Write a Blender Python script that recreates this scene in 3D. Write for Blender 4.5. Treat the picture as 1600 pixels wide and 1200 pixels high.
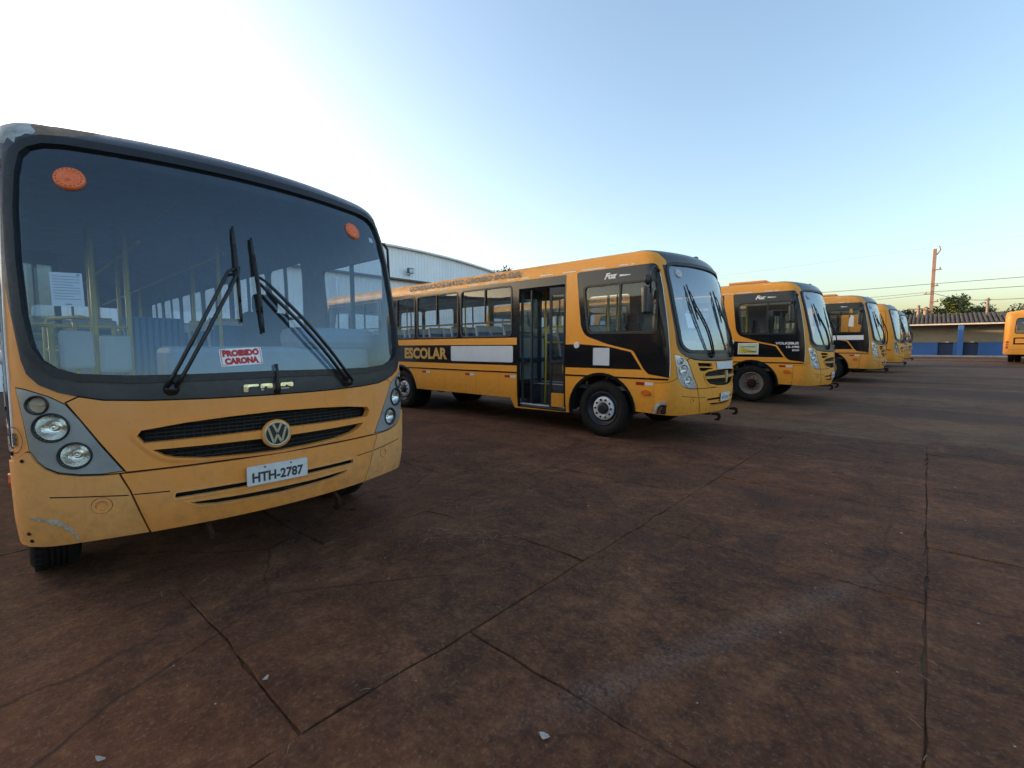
import bpy, bmesh, math, random
import numpy as np
from mathutils import Vector, Matrix
from mathutils.geometry import delaunay_2d_cdt
random.seed(7); np.random.seed(7)
R_ = math.radians
for o in list(bpy.data.objects): bpy.data.objects.remove(o)
SC_ = bpy.context.scene
COL = SC_.collection

# ------------------------------------------------------------------ camera, world, sun, exposure
# world frame: +X = the way the parked row faces, +Y = along the row, Z up; camera stands at x=0, y=0
H_CAM = 1.5; PITCH = math.atan(56/719)
_th = R_(48.0)
_F = (math.sin(_th), -math.cos(_th)); _L = (math.cos(_th), math.sin(_th))
cam = bpy.data.cameras.new('camera'); cam_o = bpy.data.objects.new('camera', cam); COL.objects.link(cam_o)
_d = Vector((_F[1]*math.cos(PITCH), _L[1]*math.cos(PITCH), -math.sin(PITCH)))
cam_o.location = (0, 0, H_CAM); cam_o.rotation_euler = _d.to_track_quat('-Z', 'Y').to_euler()
cam.sensor_width = 36; cam.lens = 719/1600*36; cam.clip_start = .05; cam.clip_end = 3000
SC_.camera = cam_o

SUN_EL = R_(6.0); SUN_AZ_CAM = R_(-68)          # azimuth measured from the view direction, negative = left
_sc = (math.sin(SUN_AZ_CAM), math.cos(SUN_AZ_CAM))
_sx = _sc[0]*_F[0]+_sc[1]*_F[1]; _sy = _sc[0]*_L[0]+_sc[1]*_L[1]
SUN_DIR = Vector((_sx*math.cos(SUN_EL), _sy*math.cos(SUN_EL), math.sin(SUN_EL)))
w = bpy.data.worlds.new('World'); SC_.world = w; w.use_nodes = True
wn = w.node_tree.nodes; wl = w.node_tree.links; wn.clear()
sky = wn.new('ShaderNodeTexSky'); sky.sky_type = 'NISHITA'; sky.sun_disc = False
sky.sun_elevation = SUN_EL; sky.sun_rotation = math.atan2(_sx, _sy)
sky.altitude = 400; sky.air_density = 1.0; sky.dust_density = 4.4; sky.ozone_density = 1.5
bg = wn.new('ShaderNodeBackground'); bg.inputs['Strength'].default_value = .15
wo = wn.new('ShaderNodeOutputWorld'); _mx = wn.new('ShaderNodeMixRGB'); _mx.blend_type = 'MULTIPLY'; _mx.inputs[0].default_value = 1; _mx.inputs[2].default_value = (1.035, .995, .98, 1)
wl.new(sky.outputs[0], _mx.inputs[1]); wl.new(_mx.outputs[0], bg.inputs[0]); wl.new(bg.outputs[0], wo.inputs[0])
sl = bpy.data.lights.new('sun', 'SUN'); sl.energy = 2.0; sl.angle = R_(.5); sl.color = (1, .66, .42)
so = bpy.data.objects.new('sun', sl); COL.objects.link(so); so.rotation_euler = SUN_DIR.to_track_quat('Z', 'Y').to_euler()
so.location = (-60, -40, 30)
SC_.view_settings.view_transform = 'Standard'; SC_.view_settings.look = 'None'
SC_.view_settings.exposure = 2.22; SC_.view_settings.gamma = 1; SC_.view_settings.use_curve_mapping = False
SC_.cycles.max_bounces = 8; SC_.cycles.transparent_max_bounces = 24; SC_.cycles.caustics_reflective = False; SC_.cycles.caustics_refractive = False

# ------------------------------------------------------------------ helpers
def tag(o, label=None, cat=None, group=None, kind=None):
    if label: o['label'] = label
    if cat: o['category'] = cat
    if group: o['group'] = group
    if kind: o['kind'] = kind
    return o
def empty(name, loc=(0,0,0), rz=0):
    o = bpy.data.objects.new(name, None); COL.objects.link(o); o.location = loc; o.rotation_euler = (0,0,rz); o.empty_display_size = .2
    return o
def link(name, me, parent=None, loc=None):
    o = bpy.data.objects.new(name, me); COL.objects.link(o)
    if parent is not None: o.parent = parent
    if loc is not None: o.location = loc
    return o
def copy_tree(o, parent=None):
    c = o.copy(); COL.objects.link(c); c.parent = parent
    for ch in list(o.children): copy_tree(ch, c)
    return c
def raw_mesh(name, V, Fc, mats, mi=None, smooth=None, normals=None):
    me = bpy.data.meshes.new(name); me.from_pydata([tuple(map(float, v)) for v in V], [], [tuple(map(int, f)) for f in Fc])
    for m in mats: me.materials.append(m)
    if mi is not None: me.polygons.foreach_set('material_index', np.asarray(mi, dtype=np.int32))
    if smooth is not None:
        me.polygons.foreach_set('use_smooth', np.full(len(Fc), smooth, dtype=bool) if isinstance(smooth, bool) else np.asarray(smooth, dtype=bool))
    if normals is not None: me.normals_split_custom_set([tuple(n) for n in normals])
    me.update(); return me

class MB:
    """collects simple shapes into one mesh"""
    def __init__(s): s.v = []; s.f = []; s.m = []; s.sm = []
    def add(s, V, Fc, m=0, smooth=False):
        b = len(s.v); s.v += [tuple(v) for v in V]; s.f += [tuple(b+i for i in f) for f in Fc]; s.m += [m]*len(Fc); s.sm += [smooth]*len(Fc); return s
    def box(s, c, d, m=0, rot=None, bev=0):
        x, y, z = d[0]/2, d[1]/2, d[2]/2
        if bev <= 0:
            V = [Vector((a*x, b*y, e*z)) for e in (-1,1) for b in (-1,1) for a in (-1,1)]
            Fc = [(0,2,3,1),(4,5,7,6),(0,1,5,4),(2,6,7,3),(0,4,6,2),(1,3,7,5)]
            if rot is not None: V = [rot @ v for v in V]
            return s.add([v+Vector(c) for v in V], Fc, m)
        bm = bmesh.new(); bmesh.ops.create_cube(bm, size=1)
        bmesh.ops.scale(bm, vec=d, verts=bm.verts)
        bmesh.ops.bevel(bm, geom=bm.edges[:], offset=min(bev, min(d)*.45), segments=2, profile=.5, affect='EDGES')
        bm.verts.index_update(); V = [v.co.copy() for v in bm.verts]; Fc = [[v.index for v in f.verts] for f in bm.faces]; bm.free()
        if rot is not None: V = [rot @ v for v in V]
        return s.add([v+Vector(c) for v in V], Fc, m)
    def tube(s, path, r, n=8, m=0, cap=True, smooth=True):
        P = [Vector(p) for p in path]; rr = r if isinstance(r, (list, tuple)) else [r]*len(P); V = []; Fc = []
        up = None
        for i, p in enumerate(P):
            t = (P[min(i+1, len(P)-1)]-P[max(i-1, 0)]).normalized()
            if up is None: up = t.orthogonal().normalized()
            up = (up-t*up.dot(t))
            up = up.normalized() if up.length > 1e-6 else t.orthogonal().normalized()
            bn = t.cross(up)
            for k in range(n):
                a = 2*math.pi*k/n; V.append(p+(up*math.cos(a)+bn*math.sin(a))*rr[i])
        for i in range(len(P)-1):
            for k in range(n):
                k2 = (k+1) % n; Fc.append((i*n+k, i*n+k2, (i+1)*n+k2, (i+1)*n+k))
        s.add(V, Fc, m, smooth)
        if cap:
            b = len(s.v)-len(V); s.f += [tuple(b+k for k in reversed(range(n))), tuple(b+(len(P)-1)*n+k for k in range(n))]; s.m += [m, m]; s.sm += [False, False]
        return s
    def lathe(s, prof, n=24, m=0, M=None, smooth=True, close=False):
        """prof: list of (r, h); axis +Z, transformed by matrix M"""
        V = []; Fc = []
        for r, hh in prof:
            for k in range(n):
                a = 2*math.pi*k/n; V.append(Vector((r*math.cos(a), r*math.sin(a), hh)))
        L = len(prof)
        for i in range(L-1 if not close else L):
            j = (i+1) % L
            for k in range(n):
                k2 = (k+1) % n; Fc.append((i*n+k, i*n+k2, j*n+k2, j*n+k))
        if M is not None: V = [M @ v for v in V]
        return s.add(V, Fc, m, smooth)
    def prism(s, poly, d0, d1, fn, m=0, smooth=False):
        """2D polygon extruded between depths d0 and d1; fn(u, v, d) -> point"""
        n = len(poly); V = [fn(u, v, d0) for u, v in poly]+[fn(u, v, d1) for u, v in poly]
        Fc = [tuple(reversed(range(n))), tuple(range(n, 2*n))]+[(i, (i+1) % n, n+(i+1) % n, n+i) for i in range(n)]
        return s.add(V, Fc, m, smooth)
    def mesh(s, name, mats): return raw_mesh(name, s.v, s.f, mats if isinstance(mats, (list, tuple)) else [mats], s.m, s.sm)
    def build(s, name, mats, parent=None, loc=None): return link(name, s.mesh(name, mats), parent, loc)

def rpoly(P, r, n=5):
    """polygon with rounded corners"""
    out = []; N = len(P)
    for i in range(N):
        a, b, c = Vector(P[i-1]), Vector(P[i]), Vector(P[(i+1) % N])
        ri = r[i] if isinstance(r, (list, tuple)) else r
        if ri <= 0: out.append(tuple(b)); continue
        u = (a-b); v = (c-b); q = min(ri, u.length*.48, v.length*.48)
        p0 = b+u.normalized()*q; p1 = b+v.normalized()*q
        for k in range(n+1):
            t = k/n; out.append(tuple(p0*(1-t)**2+b*2*t*(1-t)+p1*t*t))
    return out
def circ(x, y, r, n=20, ry=None): return [(x+r*math.cos(2*math.pi*k/n), y+(ry or r)*math.sin(2*math.pi*k/n)) for k in range(n)]
def rect(x0, y0, x1, y1): return [(x0, y0), (x1, y0), (x1, y1), (x0, y1)]
def grow(P, d):
    out = []; N = len(P); A = sum(P[i-1][0]*P[i][1]-P[i][0]*P[i-1][1] for i in range(N)); sg = 1 if A > 0 else -1
    for i in range(N):
        a, b, c = Vector(P[i-1]), Vector(P[i]), Vector(P[(i+1) % N])
        u = (b-a); v = (c-b)
        u = u.normalized() if u.length > 1e-9 else v.normalized(); v = v.normalized() if v.length > 1e-9 else u
        n1 = Vector((u.y, -u.x)); n2 = Vector((v.y, -v.x)); n = n1+n2; n = n.normalized() if n.length > 1e-6 else n1
        k = d/max(.4, n.dot(n1)); out.append((b.x+n.x*k*sg, b.y+n.y*k*sg))
    return out
_tc = {}
def text2d(body, size, offset=0.0, sx=1.0, align='CENTER', shear=0.0):
    """flat 2D letters: verts [(u, v)], faces"""
    key = (body, size, offset, sx, align, shear)
    if key in _tc: return _tc[key]
    cu = bpy.data.curves.new('letters', 'FONT'); cu.body = body; cu.size = size; cu.offset = offset; cu.align_x = align; cu.align_y = 'CENTER'
    cu.resolution_u = 3; cu.shear = shear; cu.fill_mode = 'FRONT'
    ob = bpy.data.objects.new('letters', cu); COL.objects.link(ob)
    dg = bpy.context.evaluated_depsgraph_get(); me = ob.evaluated_get(dg).to_mesh()
    V = [(v.co.x*sx, v.co.y) for v in me.vertices]; Fc = [tuple(p.vertices) for p in me.polygons]
    ob.evaluated_get(dg).to_mesh_clear(); bpy.data.objects.remove(ob); bpy.data.curves.remove(cu)
    _tc[key] = (V, Fc); return V, Fc

def fit(body, w_, h_, bold=.03, shear=0.0, align=0):
    """letters scaled to a given width and height, centred"""
    V, Fc = text2d(body, 1.0, bold, 1.0, 'LEFT', shear); a = np.array(V); mn, mx = a.min(0), a.max(0)
    return [((p[0]-(mn[0]+mx[0])/2)*w_/(mx[0]-mn[0]), (p[1]-(mn[1]+mx[1])/2)*h_/(mx[1]-mn[1])) for p in V], Fc

# ------------------------------------------------------------------ materials
class NT:
    def __init__(s, m): s.t = m.node_tree; s.n = s.t.nodes; s.l = s.t.links
    def new(s, ty, **kw):
        n = s.n.new(ty)
        for k, v in kw.items():
            if k.startswith('i_'): n.inputs[k[2:].replace('_', ' ')].default_value = v
            else: setattr(n, k, v)
        return n
    def lk(s, a, b): s.l.new(a, b)
    def noise(s, vec, scale, detail=5, rough=.6, dist=0):
        n = s.new('ShaderNodeTexNoise'); n.inputs['Scale'].default_value = scale; n.inputs['Detail'].default_value = detail
        n.inputs['Roughness'].default_value = rough; n.inputs['Distortion'].default_value = dist
        if vec is not None: s.lk(vec, n.inputs['Vector'])
        return n.outputs['Fac']
    def ramp(s, fac, stops, interp='LINEAR'):
        r = s.new('ShaderNodeValToRGB'); e = r.color_ramp.elements; r.color_ramp.interpolation = interp
        while len(e) < len(stops): e.new(.5)
        for i, (p, c) in enumerate(stops):
            e[i].position = p; e[i].color = tuple(c)+(1,) if len(c) == 3 else c
        s.lk(fac, r.inputs['Fac']); return r.outputs['Color']
    def rv(s, fac, a, b, lo=0.0, hi=1.0):
        n = s.new('ShaderNodeMapRange'); n.inputs['From Min'].default_value = a; n.inputs['From Max'].default_value = b
        n.inputs['To Min'].default_value = lo; n.inputs['To Max'].default_value = hi; s.lk(fac, n.inputs['Value']); return n.outputs['Result']
    def mix(s, fac, a, b, mode='MIX'):
        n = s.new('ShaderNodeMixRGB'); n.blend_type = mode
        for x, k in ((fac, 'Fac'), (a, 'Color1'), (b, 'Color2')):
            if hasattr(x, 'is_output'): s.lk(x, n.inputs[k])
            elif k == 'Fac': n.inputs[k].default_value = x
            else: n.inputs[k].default_value = tuple(x)+(1,) if len(x) == 3 else x
        return n.outputs['Color']
    def math(s, op, a, b=0.0, c=0.0):
        n = s.new('ShaderNodeMath'); n.operation = op
        for i, x in enumerate((a, b, c)):
            if hasattr(x, 'is_output'): s.lk(x, n.inputs[i])
            else: n.inputs[i].default_value = x
        return n.outputs[0]
    def bump(s, hgt, strength, dist=.01):
        b = s.new('ShaderNodeBump'); b.inputs['Strength'].default_value = strength; b.inputs['Distance'].default_value = dist; s.lk(hgt, b.inputs['Height']); return b.outputs['Normal']
def mat(name):
    m = bpy.data.materials.new(name); m.use_nodes = True; t = NT(m); t.n.clear()
    out = t.new('ShaderNodeOutputMaterial'); b = t.new('ShaderNodeBsdfPrincipled'); t.lk(b.outputs[0], out.inputs[0]); return m, t, b
def objco(t): return t.new('ShaderNodeTexCoord').outputs['Object']
def pos(t): return t.new('ShaderNodeNewGeometry').outputs['Position']
def simple(name, col, rough=.5, metal=0.0, var=.12, scale=6.0, bump=0.0, bscale=60, spec=.5, coat=0.0, dirt=None, dirt_amt=.35):
    """base colour with cloudy variation, optional dirt tint, roughness variation and fine relief"""
    m, t, b = mat(name); co = objco(t)
    n1 = t.noise(co, scale, 6, .62); n2 = t.noise(co, scale*7.3, 4, .6)
    c = t.mix(t.rv(n1, .3, .7), [x*(1-var) for x in col], [min(1, x*(1+var)) for x in col])
    c = t.mix(t.math('MULTIPLY', t.rv(n2, .45, .75), var), c, [x*.6 for x in col])
    if dirt is not None:
        n3 = t.noise(co, scale*.35, 7, .68, .4); c = t.mix(t.math('MULTIPLY', t.rv(n3, .45, .72), dirt_amt), c, dirt)
    t.lk(c, b.inputs['Base Color'])
    t.lk(t.rv(n2, .3, .7, max(.02, rough-.1), min(1, rough+.12)), b.inputs['Roughness'])
    b.inputs['Metallic'].default_value = metal; b.inputs['Specular IOR Level'].default_value = spec; b.inputs['Coat Weight'].default_value = coat
    b.inputs['Coat Roughness'].default_value = .2
    if bump: t.lk(t.bump(t.noise(co, bscale, 5, .6), bump, .004), b.inputs['Normal'])
    return m
def paint_yellow(name, col, fade, rough=.38, fade_amt=.5, dust=.3):
    m, t, b = mat(name); co = objco(t)
    n1 = t.noise(co, 1.3, 6, .6, .3); n2 = t.noise(co, 14, 5, .65); n3 = t.noise(co, 60, 3, .6)
    c = t.mix(t.math('MULTIPLY', t.rv(n1, .38, .66), fade_amt), col, fade)
    c = t.mix(t.math('MULTIPLY', t.rv(n2, .52, .75), dust), c, (.22, .13, .055))
    sep = t.new('ShaderNodeSeparateXYZ'); t.lk(co, sep.inputs[0])
    # road dust thrown up on the skirts: depends on height above the road only
    low = t.math('MULTIPLY', t.rv(sep.outputs['Z'], 1.0, .45), t.rv(n2, .3, .65))
    c = t.mix(t.math('MULTIPLY', low, .30), c, (.17, .085, .04))
    # thin vertical rain streaks of dirt
    mp = t.new('ShaderNodeMapping'); mp.inputs['Scale'].default_value = (9, 9, .7); t.lk(co, mp.inputs[0])
    st = t.noise(mp.outputs[0], 2.2, 4, .6)
    c = t.mix(t.math('MULTIPLY', t.rv(st, .58, .75), .16), c, (.2, .11, .045))
    ch = t.math('MULTIPLY', t.rv(t.noise(co, 75, 2, .5), .735, .75), t.rv(n1, .40, .62))
    c = t.mix(t.math('MULTIPLY', ch, .8), c, (.06, .045, .035))
    t.lk(c, b.inputs['Base Color']); t.lk(t.rv(n2, .3, .7, rough-.08, rough+.16), b.inputs['Roughness'])
    t.lk(t.bump(t.noise(co, 2.6, 4, .5), .22, .02), b.inputs['Normal'])
    b.inputs['Specular IOR Level'].default_value = .45
    return m
def glass(name, tint, dust, refl_ior=1.55, dustcol=(.42, .47, .55), dscale=2.0, glc=(.86, .94, 1)):
    """one-sheet glass: tinted see-through + mirror reflection by Fresnel + a film of dust"""
    m = bpy.data.materials.new(name); m.use_nodes = True; t = NT(m); t.n.clear(); out = t.new('ShaderNodeOutputMaterial')
    tr = t.new('ShaderNodeBsdfTransparent'); tr.inputs[0].default_value = tuple(tint)+(1,)
    gl = t.new('ShaderNodeBsdfGlossy'); gl.inputs['Roughness'].default_value = .015; gl.inputs[0].default_value = tuple(glc)+(1,)
    df = t.new('ShaderNodeBsdfDiffuse'); df.inputs[0].default_value = tuple(dustcol)+(1,)
    fr = t.new('ShaderNodeFresnel'); fr.inputs['IOR'].default_value = refl_ior
    geo = t.new('ShaderNodeNewGeometry')
    # same reflection whichever side of the sheet is met
    bf = t.math('MULTIPLY', geo.outputs['Backfacing'], 1.0)
    ior = t.math('ADD', t.math('MULTIPLY', t.math('SUBTRACT', 1.0, bf), refl_ior), t.math('MULTIPLY', bf, 1/refl_ior)); t.lk(ior, fr.inputs['IOR'])
    co = objco(t); n = t.noise(co, dscale, 6, .62, .5); n2 = t.noise(co, dscale*16, 3, .6)
    d = t.math('MULTIPLY', t.math('ADD', t.rv(n, .3, .75, .35, 1.0), t.rv(n2, .4, .8, -.15, .25)), dust)
    m1 = t.new('ShaderNodeMixShader'); m2 = t.new('ShaderNodeMixShader')
    t.lk(d, m1.inputs[0]); t.lk(tr.outputs[0], m1.inputs[1]); t.lk(df.outputs[0], m1.inputs[2])
    t.lk(fr.outputs[0], m2.inputs[0]); t.lk(m1.outputs[0], m2.inputs[1]); t.lk(gl.outputs[0], m2.inputs[2]); t.lk(m2.outputs[0], out.inputs[0])
    return m

M = {}
M['yellow'] = paint_yellow('school_bus_yellow', (.78, .312, .026), (.74, .345, .06), .36, .35, .12)
M['yellow_old'] = paint_yellow('faded_yellow', (.76, .28, .05), (.73, .335, .125), .46, .65, .12)
M['yellow_dull'] = paint_yellow('dull_yellow', (.70, .29, .035), (.66, .33, .08), .42, .5, .14)
M['bumper_old'] = paint_yellow('chalky_yellow_plastic', (.72, .305, .075), (.68, .36, .15), .6, .7, .14)
M['bumper'] = paint_yellow('yellow_plastic', (.78, .312, .028), (.74, .34, .06), .42, .4, .12)
M['roof_yellow'] = paint_yellow('roof_yellow', (.74, .31, .06), (.68, .36, .12), .5, .6, .15)
M['black'] = simple('black_vinyl', (.007, .0085, .012), .13, var=.1, spec=.45, dirt=(.03, .024, .02), dirt_amt=.25)
M['mask'] = simple('black_plastic', (.016, .019, .026), .40, var=.25, scale=4, bump=.05, dirt=(.09, .085, .08), dirt_amt=.3)
M['cap'] = simple('weathered_black_paint', (.030, .034, .042), .34, var=.3, scale=3, dirt=(.10, .095, .095), dirt_amt=.35, coat=.2)
M['rubber'] = simple('black_rubber', (.010, .0105, .013), .5, var=.3, bump=.1)
M['seam'] = simple('dark_gap', (.012, .010, .009), .9)
M['dark'] = simple('dark_cavity', (.006, .006, .006), .85)
M['tyre'] = simple('tyre_rubber', (.009, .009, .0095), .8, var=.3, scale=5, bump=.25, spec=.25, dirt=(.035, .024, .017), dirt_amt=.4)
M['rim_dark'] = simple('dark_blue_rim', (.012, .014, .03), .4, dirt=(.05, .035, .03))
M['rim_white'] = simple('pale_hub_ring', (.78, .78, .78), .5, var=.15, scale=12, dirt=(.22, .15, .11))
M['rim_dusty'] = simple('dusty_rim', (.20, .16, .14), .7, var=.3, scale=9, dirt=(.09, .055, .04), dirt_amt=.6)
M['silver'] = simple('silver_housing', (.30, .325, .34), .36, metal=.35, var=.12, scale=8, dirt=(.34, .22, .10), dirt_amt=.5)
M['silver_new'] = simple('clear_silver_housing', (.55, .57, .60), .22, metal=.6, var=.1)
M['chrome'] = simple('chrome', (.72, .72, .70), .14, metal=1, var=.15, scale=30)
M['reflector'] = simple('lamp_reflector', (.80, .80, .76), .12, metal=1, var=.2, scale=40, bump=.5, bscale=90)
M['gold'] = simple('tarnished_chrome', (.60, .54, .36), .22, metal=.9, var=.3, scale=22)
M['emblem'] = simple('faded_emblem', (.48, .43, .29), .35, metal=.4, var=.12, scale=25)
M['white_print'] = simple('white_print', (.72, .73, .74), .5, var=.05)
M['label_blue'] = simple('pale_label', (.55, .61, .67), .45, var=.06, scale=3, dirt=(.4, .4, .4))
M['paper'] = simple('paper', (.80, .82, .84), .8, var=.03)
M['ink'] = simple('ink', (.035, .035, .045), .6)
M['grey_ink'] = simple('grey_ink', (.33, .35, .38), .7)
M['red_print'] = simple('red_print', (.50, .018, .022), .55, var=.12, scale=20)
M['red'] = simple('red_reflector', (.30, .012, .012), .35)
M['amber'] = simple('amber_lens', (.60, .13, .02), .2, var=.15, scale=30)
M['flash'] = simple('flasher_lens', (1.0, .17, .045), .25, var=.25, scale=45, bump=.6, bscale=110)
M['roof_ink'] = simple('brown_grey_lettering', (.15, .135, .115), .6, var=.3, scale=18)
M['amber_ink'] = simple('yellow_lettering', (.50, .27, .06), .5, var=.1)
M['plate'] = simple('licence_plate_white', (.62, .63, .64), .4, var=.06, scale=20, dirt=(.4, .33, .26), dirt_amt=.3)
M['rust'] = simple('rusty_steel', (.030, .015, .009), .9, var=.4, scale=18, bump=.4, spec=.15)
M['rust_paint'] = simple('rust_under_paint', (.21, .135, .085), .7, var=.35, scale=14, dirt=(.06, .055, .055), dirt_amt=.9)
M['peel'] = simple('bare_putty', (.40, .41, .41), .7, var=.35, scale=20, bump=.4, dirt=(.12, .11, .10), dirt_amt=.8)
M['dent'] = simple('cracked_fibreglass', (.38, .35, .29), .8, var=.4, scale=30, bump=.5, dirt=(.12, .08, .05), dirt_amt=.8)
M['wiper'] = simple('wiper_black', (.008, .008, .010), .4, var=.2)
M['flash_pale'] = simple('pale_flasher_lens', (.50, .50, .50), .3, var=.2, scale=45)
M['int_wall'] = simple('interior_lining', (.34, .35, .36), .7)
M['int_floor'] = simple('bus_floor', (.05, .055, .06), .7)
M['dash'] = simple('dashboard_grey', (.24, .30, .37), .55, var=.1)
M['seat_shell'] = simple('grey_seat_shell', (.60, .60, .58), .5, var=.06)
M['seat_blue'] = simple('blue_upholstery', (.03, .12, .30), .75, var=.2, scale=20)
M['ribbed_blue'] = simple('bright_blue_plastic', (.05, .22, .50), .4)
M['seat_black'] = simple('black_upholstery', (.025, .025, .03), .8)
M['rail'] = simple('yellow_handrail', (.58, .46, .045), .35, var=.1)
M['step'] = simple('step_edge', (.55, .57, .56), .5, var=.15)
M['glass'] = glass('windscreen_glass', (.70, .77, .83), .032, 1.80, (.30, .42, .56), 1.6, (.72, .88, 1))
M['glass_side'] = glass('side_window_glass', (.84, .88, .90), .035, 1.6, (.40, .43, .46), 2.5)
M['glass_wind2'] = glass('windscreen_glass_clean', (.78, .84, .88), .12, 2.7, (.42, .50, .58), 1.6)
M['lamp_amber'] = simple('smoked_lamp', (.66, .54, .40), .35, var=.15, scale=40)
M['lens'] = glass('lamp_lens', (.96, .97, .97), .03, 1.5, (.5, .5, .45), 12)

# ------------------------------------------------------------------ ground
def sm(x): x = min(1.0, max(0.0, x)); return x*x*(3-2*x)
def G(x, y):
    """height of the yard: gently rising along the row, a shallow dip under the first bus"""
    z = float(np.interp(y, [-60, 5, 8, 10.5, 14, 21, 27, 33, 57, 120, 3000], [0, 0, .01, .045, .12, .31, .41, .48, .775, 1.1, 1.1]))
    z -= .12*sm((-2.2-x)/2.2)*(1-sm((y-2)/4))
    return z
def ground_mat(name, slab):
    m, t, b = mat(name); p = pos(t)
    n0 = t.noise(p, .35, 5, .6, .6); n1 = t.noise(p, 1.4, 7, .66, .8); n2 = t.noise(p, 7, 8, .7, .3); n3 = t.noise(p, 45, 6, .75); n4 = t.noise(p, 160, 3, .7)
    n5 = t.noise(p, 19, 7, .72, .2)
    fac = t.math('ADD', t.math('MULTIPLY', n1, .36), t.math('ADD', t.math('MULTIPLY', n2, .34), t.math('MULTIPLY', n5, .30)))
    if slab: c = t.ramp(fac, [(.38, (.027, .012, .008)), (.455, (.072, .030, .016)), (.53, (.125, .052, .025)), (.62, (.215, .100, .050))])
    else: c = t.ramp(fac, [(.34, (.066, .033, .018)), (.48, (.135, .068, .035)), (.64, (.24, .132, .070))])
    c = t.mix(t.math('MULTIPLY', t.rv(n0, .5, .72), .5), c, (.140, .046, .017))               # rust-red earth worked into the concrete
    oil = t.math('MULTIPLY', t.rv(t.noise(p, .8, 7, .68, 1.2), .54, .70), .5)
    vd = t.new('ShaderNodeTexVoronoi'); vd.inputs['Scale'].default_value = 1.7; t.lk(p, vd.inputs['Vector'])
    sepc = t.new('ShaderNodeSeparateColor'); t.lk(vd.outputs['Color'], sepc.inputs[0])
    dist_ = t.math('ADD', vd.outputs['Distance'], t.rv(n5, .3, .7, -.05, .05))
    drip = t.math('MULTIPLY', t.rv(dist_, .13, .07), t.rv(sepc.outputs[0], .62, .66))
    c = t.mix(t.math('MULTIPLY', drip, .65), c, (.018, .012, .011))                           # oil drips
    sp_ = t.new('ShaderNodeSeparateXYZ'); t.lk(p, sp_.inputs[0]); yy_ = t.math('ADD', sp_.outputs[1], t.rv(n0, .3, .7, -.35, .35))
    for c0 in (3.3, 5.2, 6.95, 8.75):                                                        # tyre tracks of the buses
        tr_ = t.rv(t.math('ABSOLUTE', t.math('SUBTRACT', yy_, c0)), .17, .09)
        c = t.mix(t.math('MULTIPLY', t.math('MULTIPLY', tr_, t.rv(n2, .35, .6)), .38), c, (.030, .020, .017))
    c = t.mix(oil, c, (.030, .021, .019))                                                     # old oil
    c = t.mix(t.math('MULTIPLY', t.rv(n3, .54, .72), .60), c, (.24, .155, .105))              # worn grit
    c = t.mix(t.math('MULTIPLY', t.rv(n4, .62, .80), .45), c, (.32, .24, .185))
    c = t.mix(t.math('MULTIPLY', t.rv(n3, .46, .28), .6), c, (.022, .013, .010))
    if not slab:
        mp = t.new('ShaderNodeMapping'); mp.inputs['Rotation'].default_value = (0, 0, R_(-42)); mp.inputs['Scale'].default_value = (.06, .42, 1); t.lk(p, mp.inputs[0])
        bnd = t.noise(mp.outputs[0], 1.0, 5, .6, .4)
        c = t.mix(t.math('MULTIPLY', t.rv(bnd, .46, .60), .6), c, (.045, .032, .029)); c = t.mix(t.math('MULTIPLY', t.rv(bnd, .46, .34), .35), c, (.17, .115, .085))
    else:
        vo = t.new('ShaderNodeTexVoronoi'); vo.feature = 'DISTANCE_TO_EDGE'; vo.inputs['Scale'].default_value = .55
        wv = t.new('ShaderNodeMixRGB'); wv.inputs[0].default_value = .16; t.lk(p, wv.inputs[1]); nz = t.new('ShaderNodeTexNoise'); nz.inputs['Scale'].default_value = 2.4; nz.inputs['Detail'].default_value = 6; t.lk(p, nz.inputs['Vector']); t.lk(nz.outputs['Color'], wv.inputs[2]); t.lk(wv.outputs[0], vo.inputs['Vector'])
        crk = t.math('MULTIPLY', t.rv(vo.outputs['Distance'], .007, .001), t.rv(n0, .46, .60))
        c = t.mix(t.math('MULTIPLY', crk, .65), c, (.018, .012, .010))
    if slab:
        # pale scrape mark dragged across the slabs
        sep = t.new('ShaderNodeSeparateXYZ'); t.lk(p, sep.inputs[0]); X, Y = sep.outputs[0], sep.outputs[1]
        ax, ay, bx, by = -1.02, 1.62, -.20, 3.75
        L = math.hypot(bx-ax, by-ay); ux, uy = (bx-ax)/L, (by-ay)/L
        al = t.math('ADD', t.math('MULTIPLY', t.math('SUBTRACT', X, ax), ux), t.math('MULTIPLY', t.math('SUBTRACT', Y, ay), uy))
        ac = t.math('ABSOLUTE', t.math('ADD', t.math('MULTIPLY', t.math('SUBTRACT', X, ax), -uy), t.math('MULTIPLY', t.math('SUBTRACT', Y, ay), ux)))
        ac = t.math('ADD', ac, t.rv(n1, .3, .7, -.05, .05))
        band = t.math('MULTIPLY', t.rv(ac, .13, .0), t.math('MULTIPLY', t.rv(al, -.5, .1), t.rv(al, L+.6, L-.5)))
        c = t.mix(t.math('MULTIPLY', t.math('MULTIPLY', band, t.rv(n3, .38, .62)), .36), c, (.20, .165, .145))
    t.lk(c, b.inputs['Base Color'])
    t.lk(t.rv(n2, .3, .7, .75, .97), b.inputs['Roughness']); b.inputs['Specular IOR Level'].default_value = .18
    hgt = t.math('ADD', t.math('MULTIPLY', n3, .55), t.math('ADD', t.math('MULTIPLY', n2, 1.2), t.math('MULTIPLY', n4, .2)))
    t.lk(t.bump(hgt, .75, .014), b.inputs['Normal'])
    return m
M['slab'] = ground_mat('stained_concrete', True); M['earth'] = ground_mat('packed_red_earth', False)
SX0, SX1, SY0, SY1 = -15.98, 3.63, -6.3, 9.45     # area paved with slabs
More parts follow.
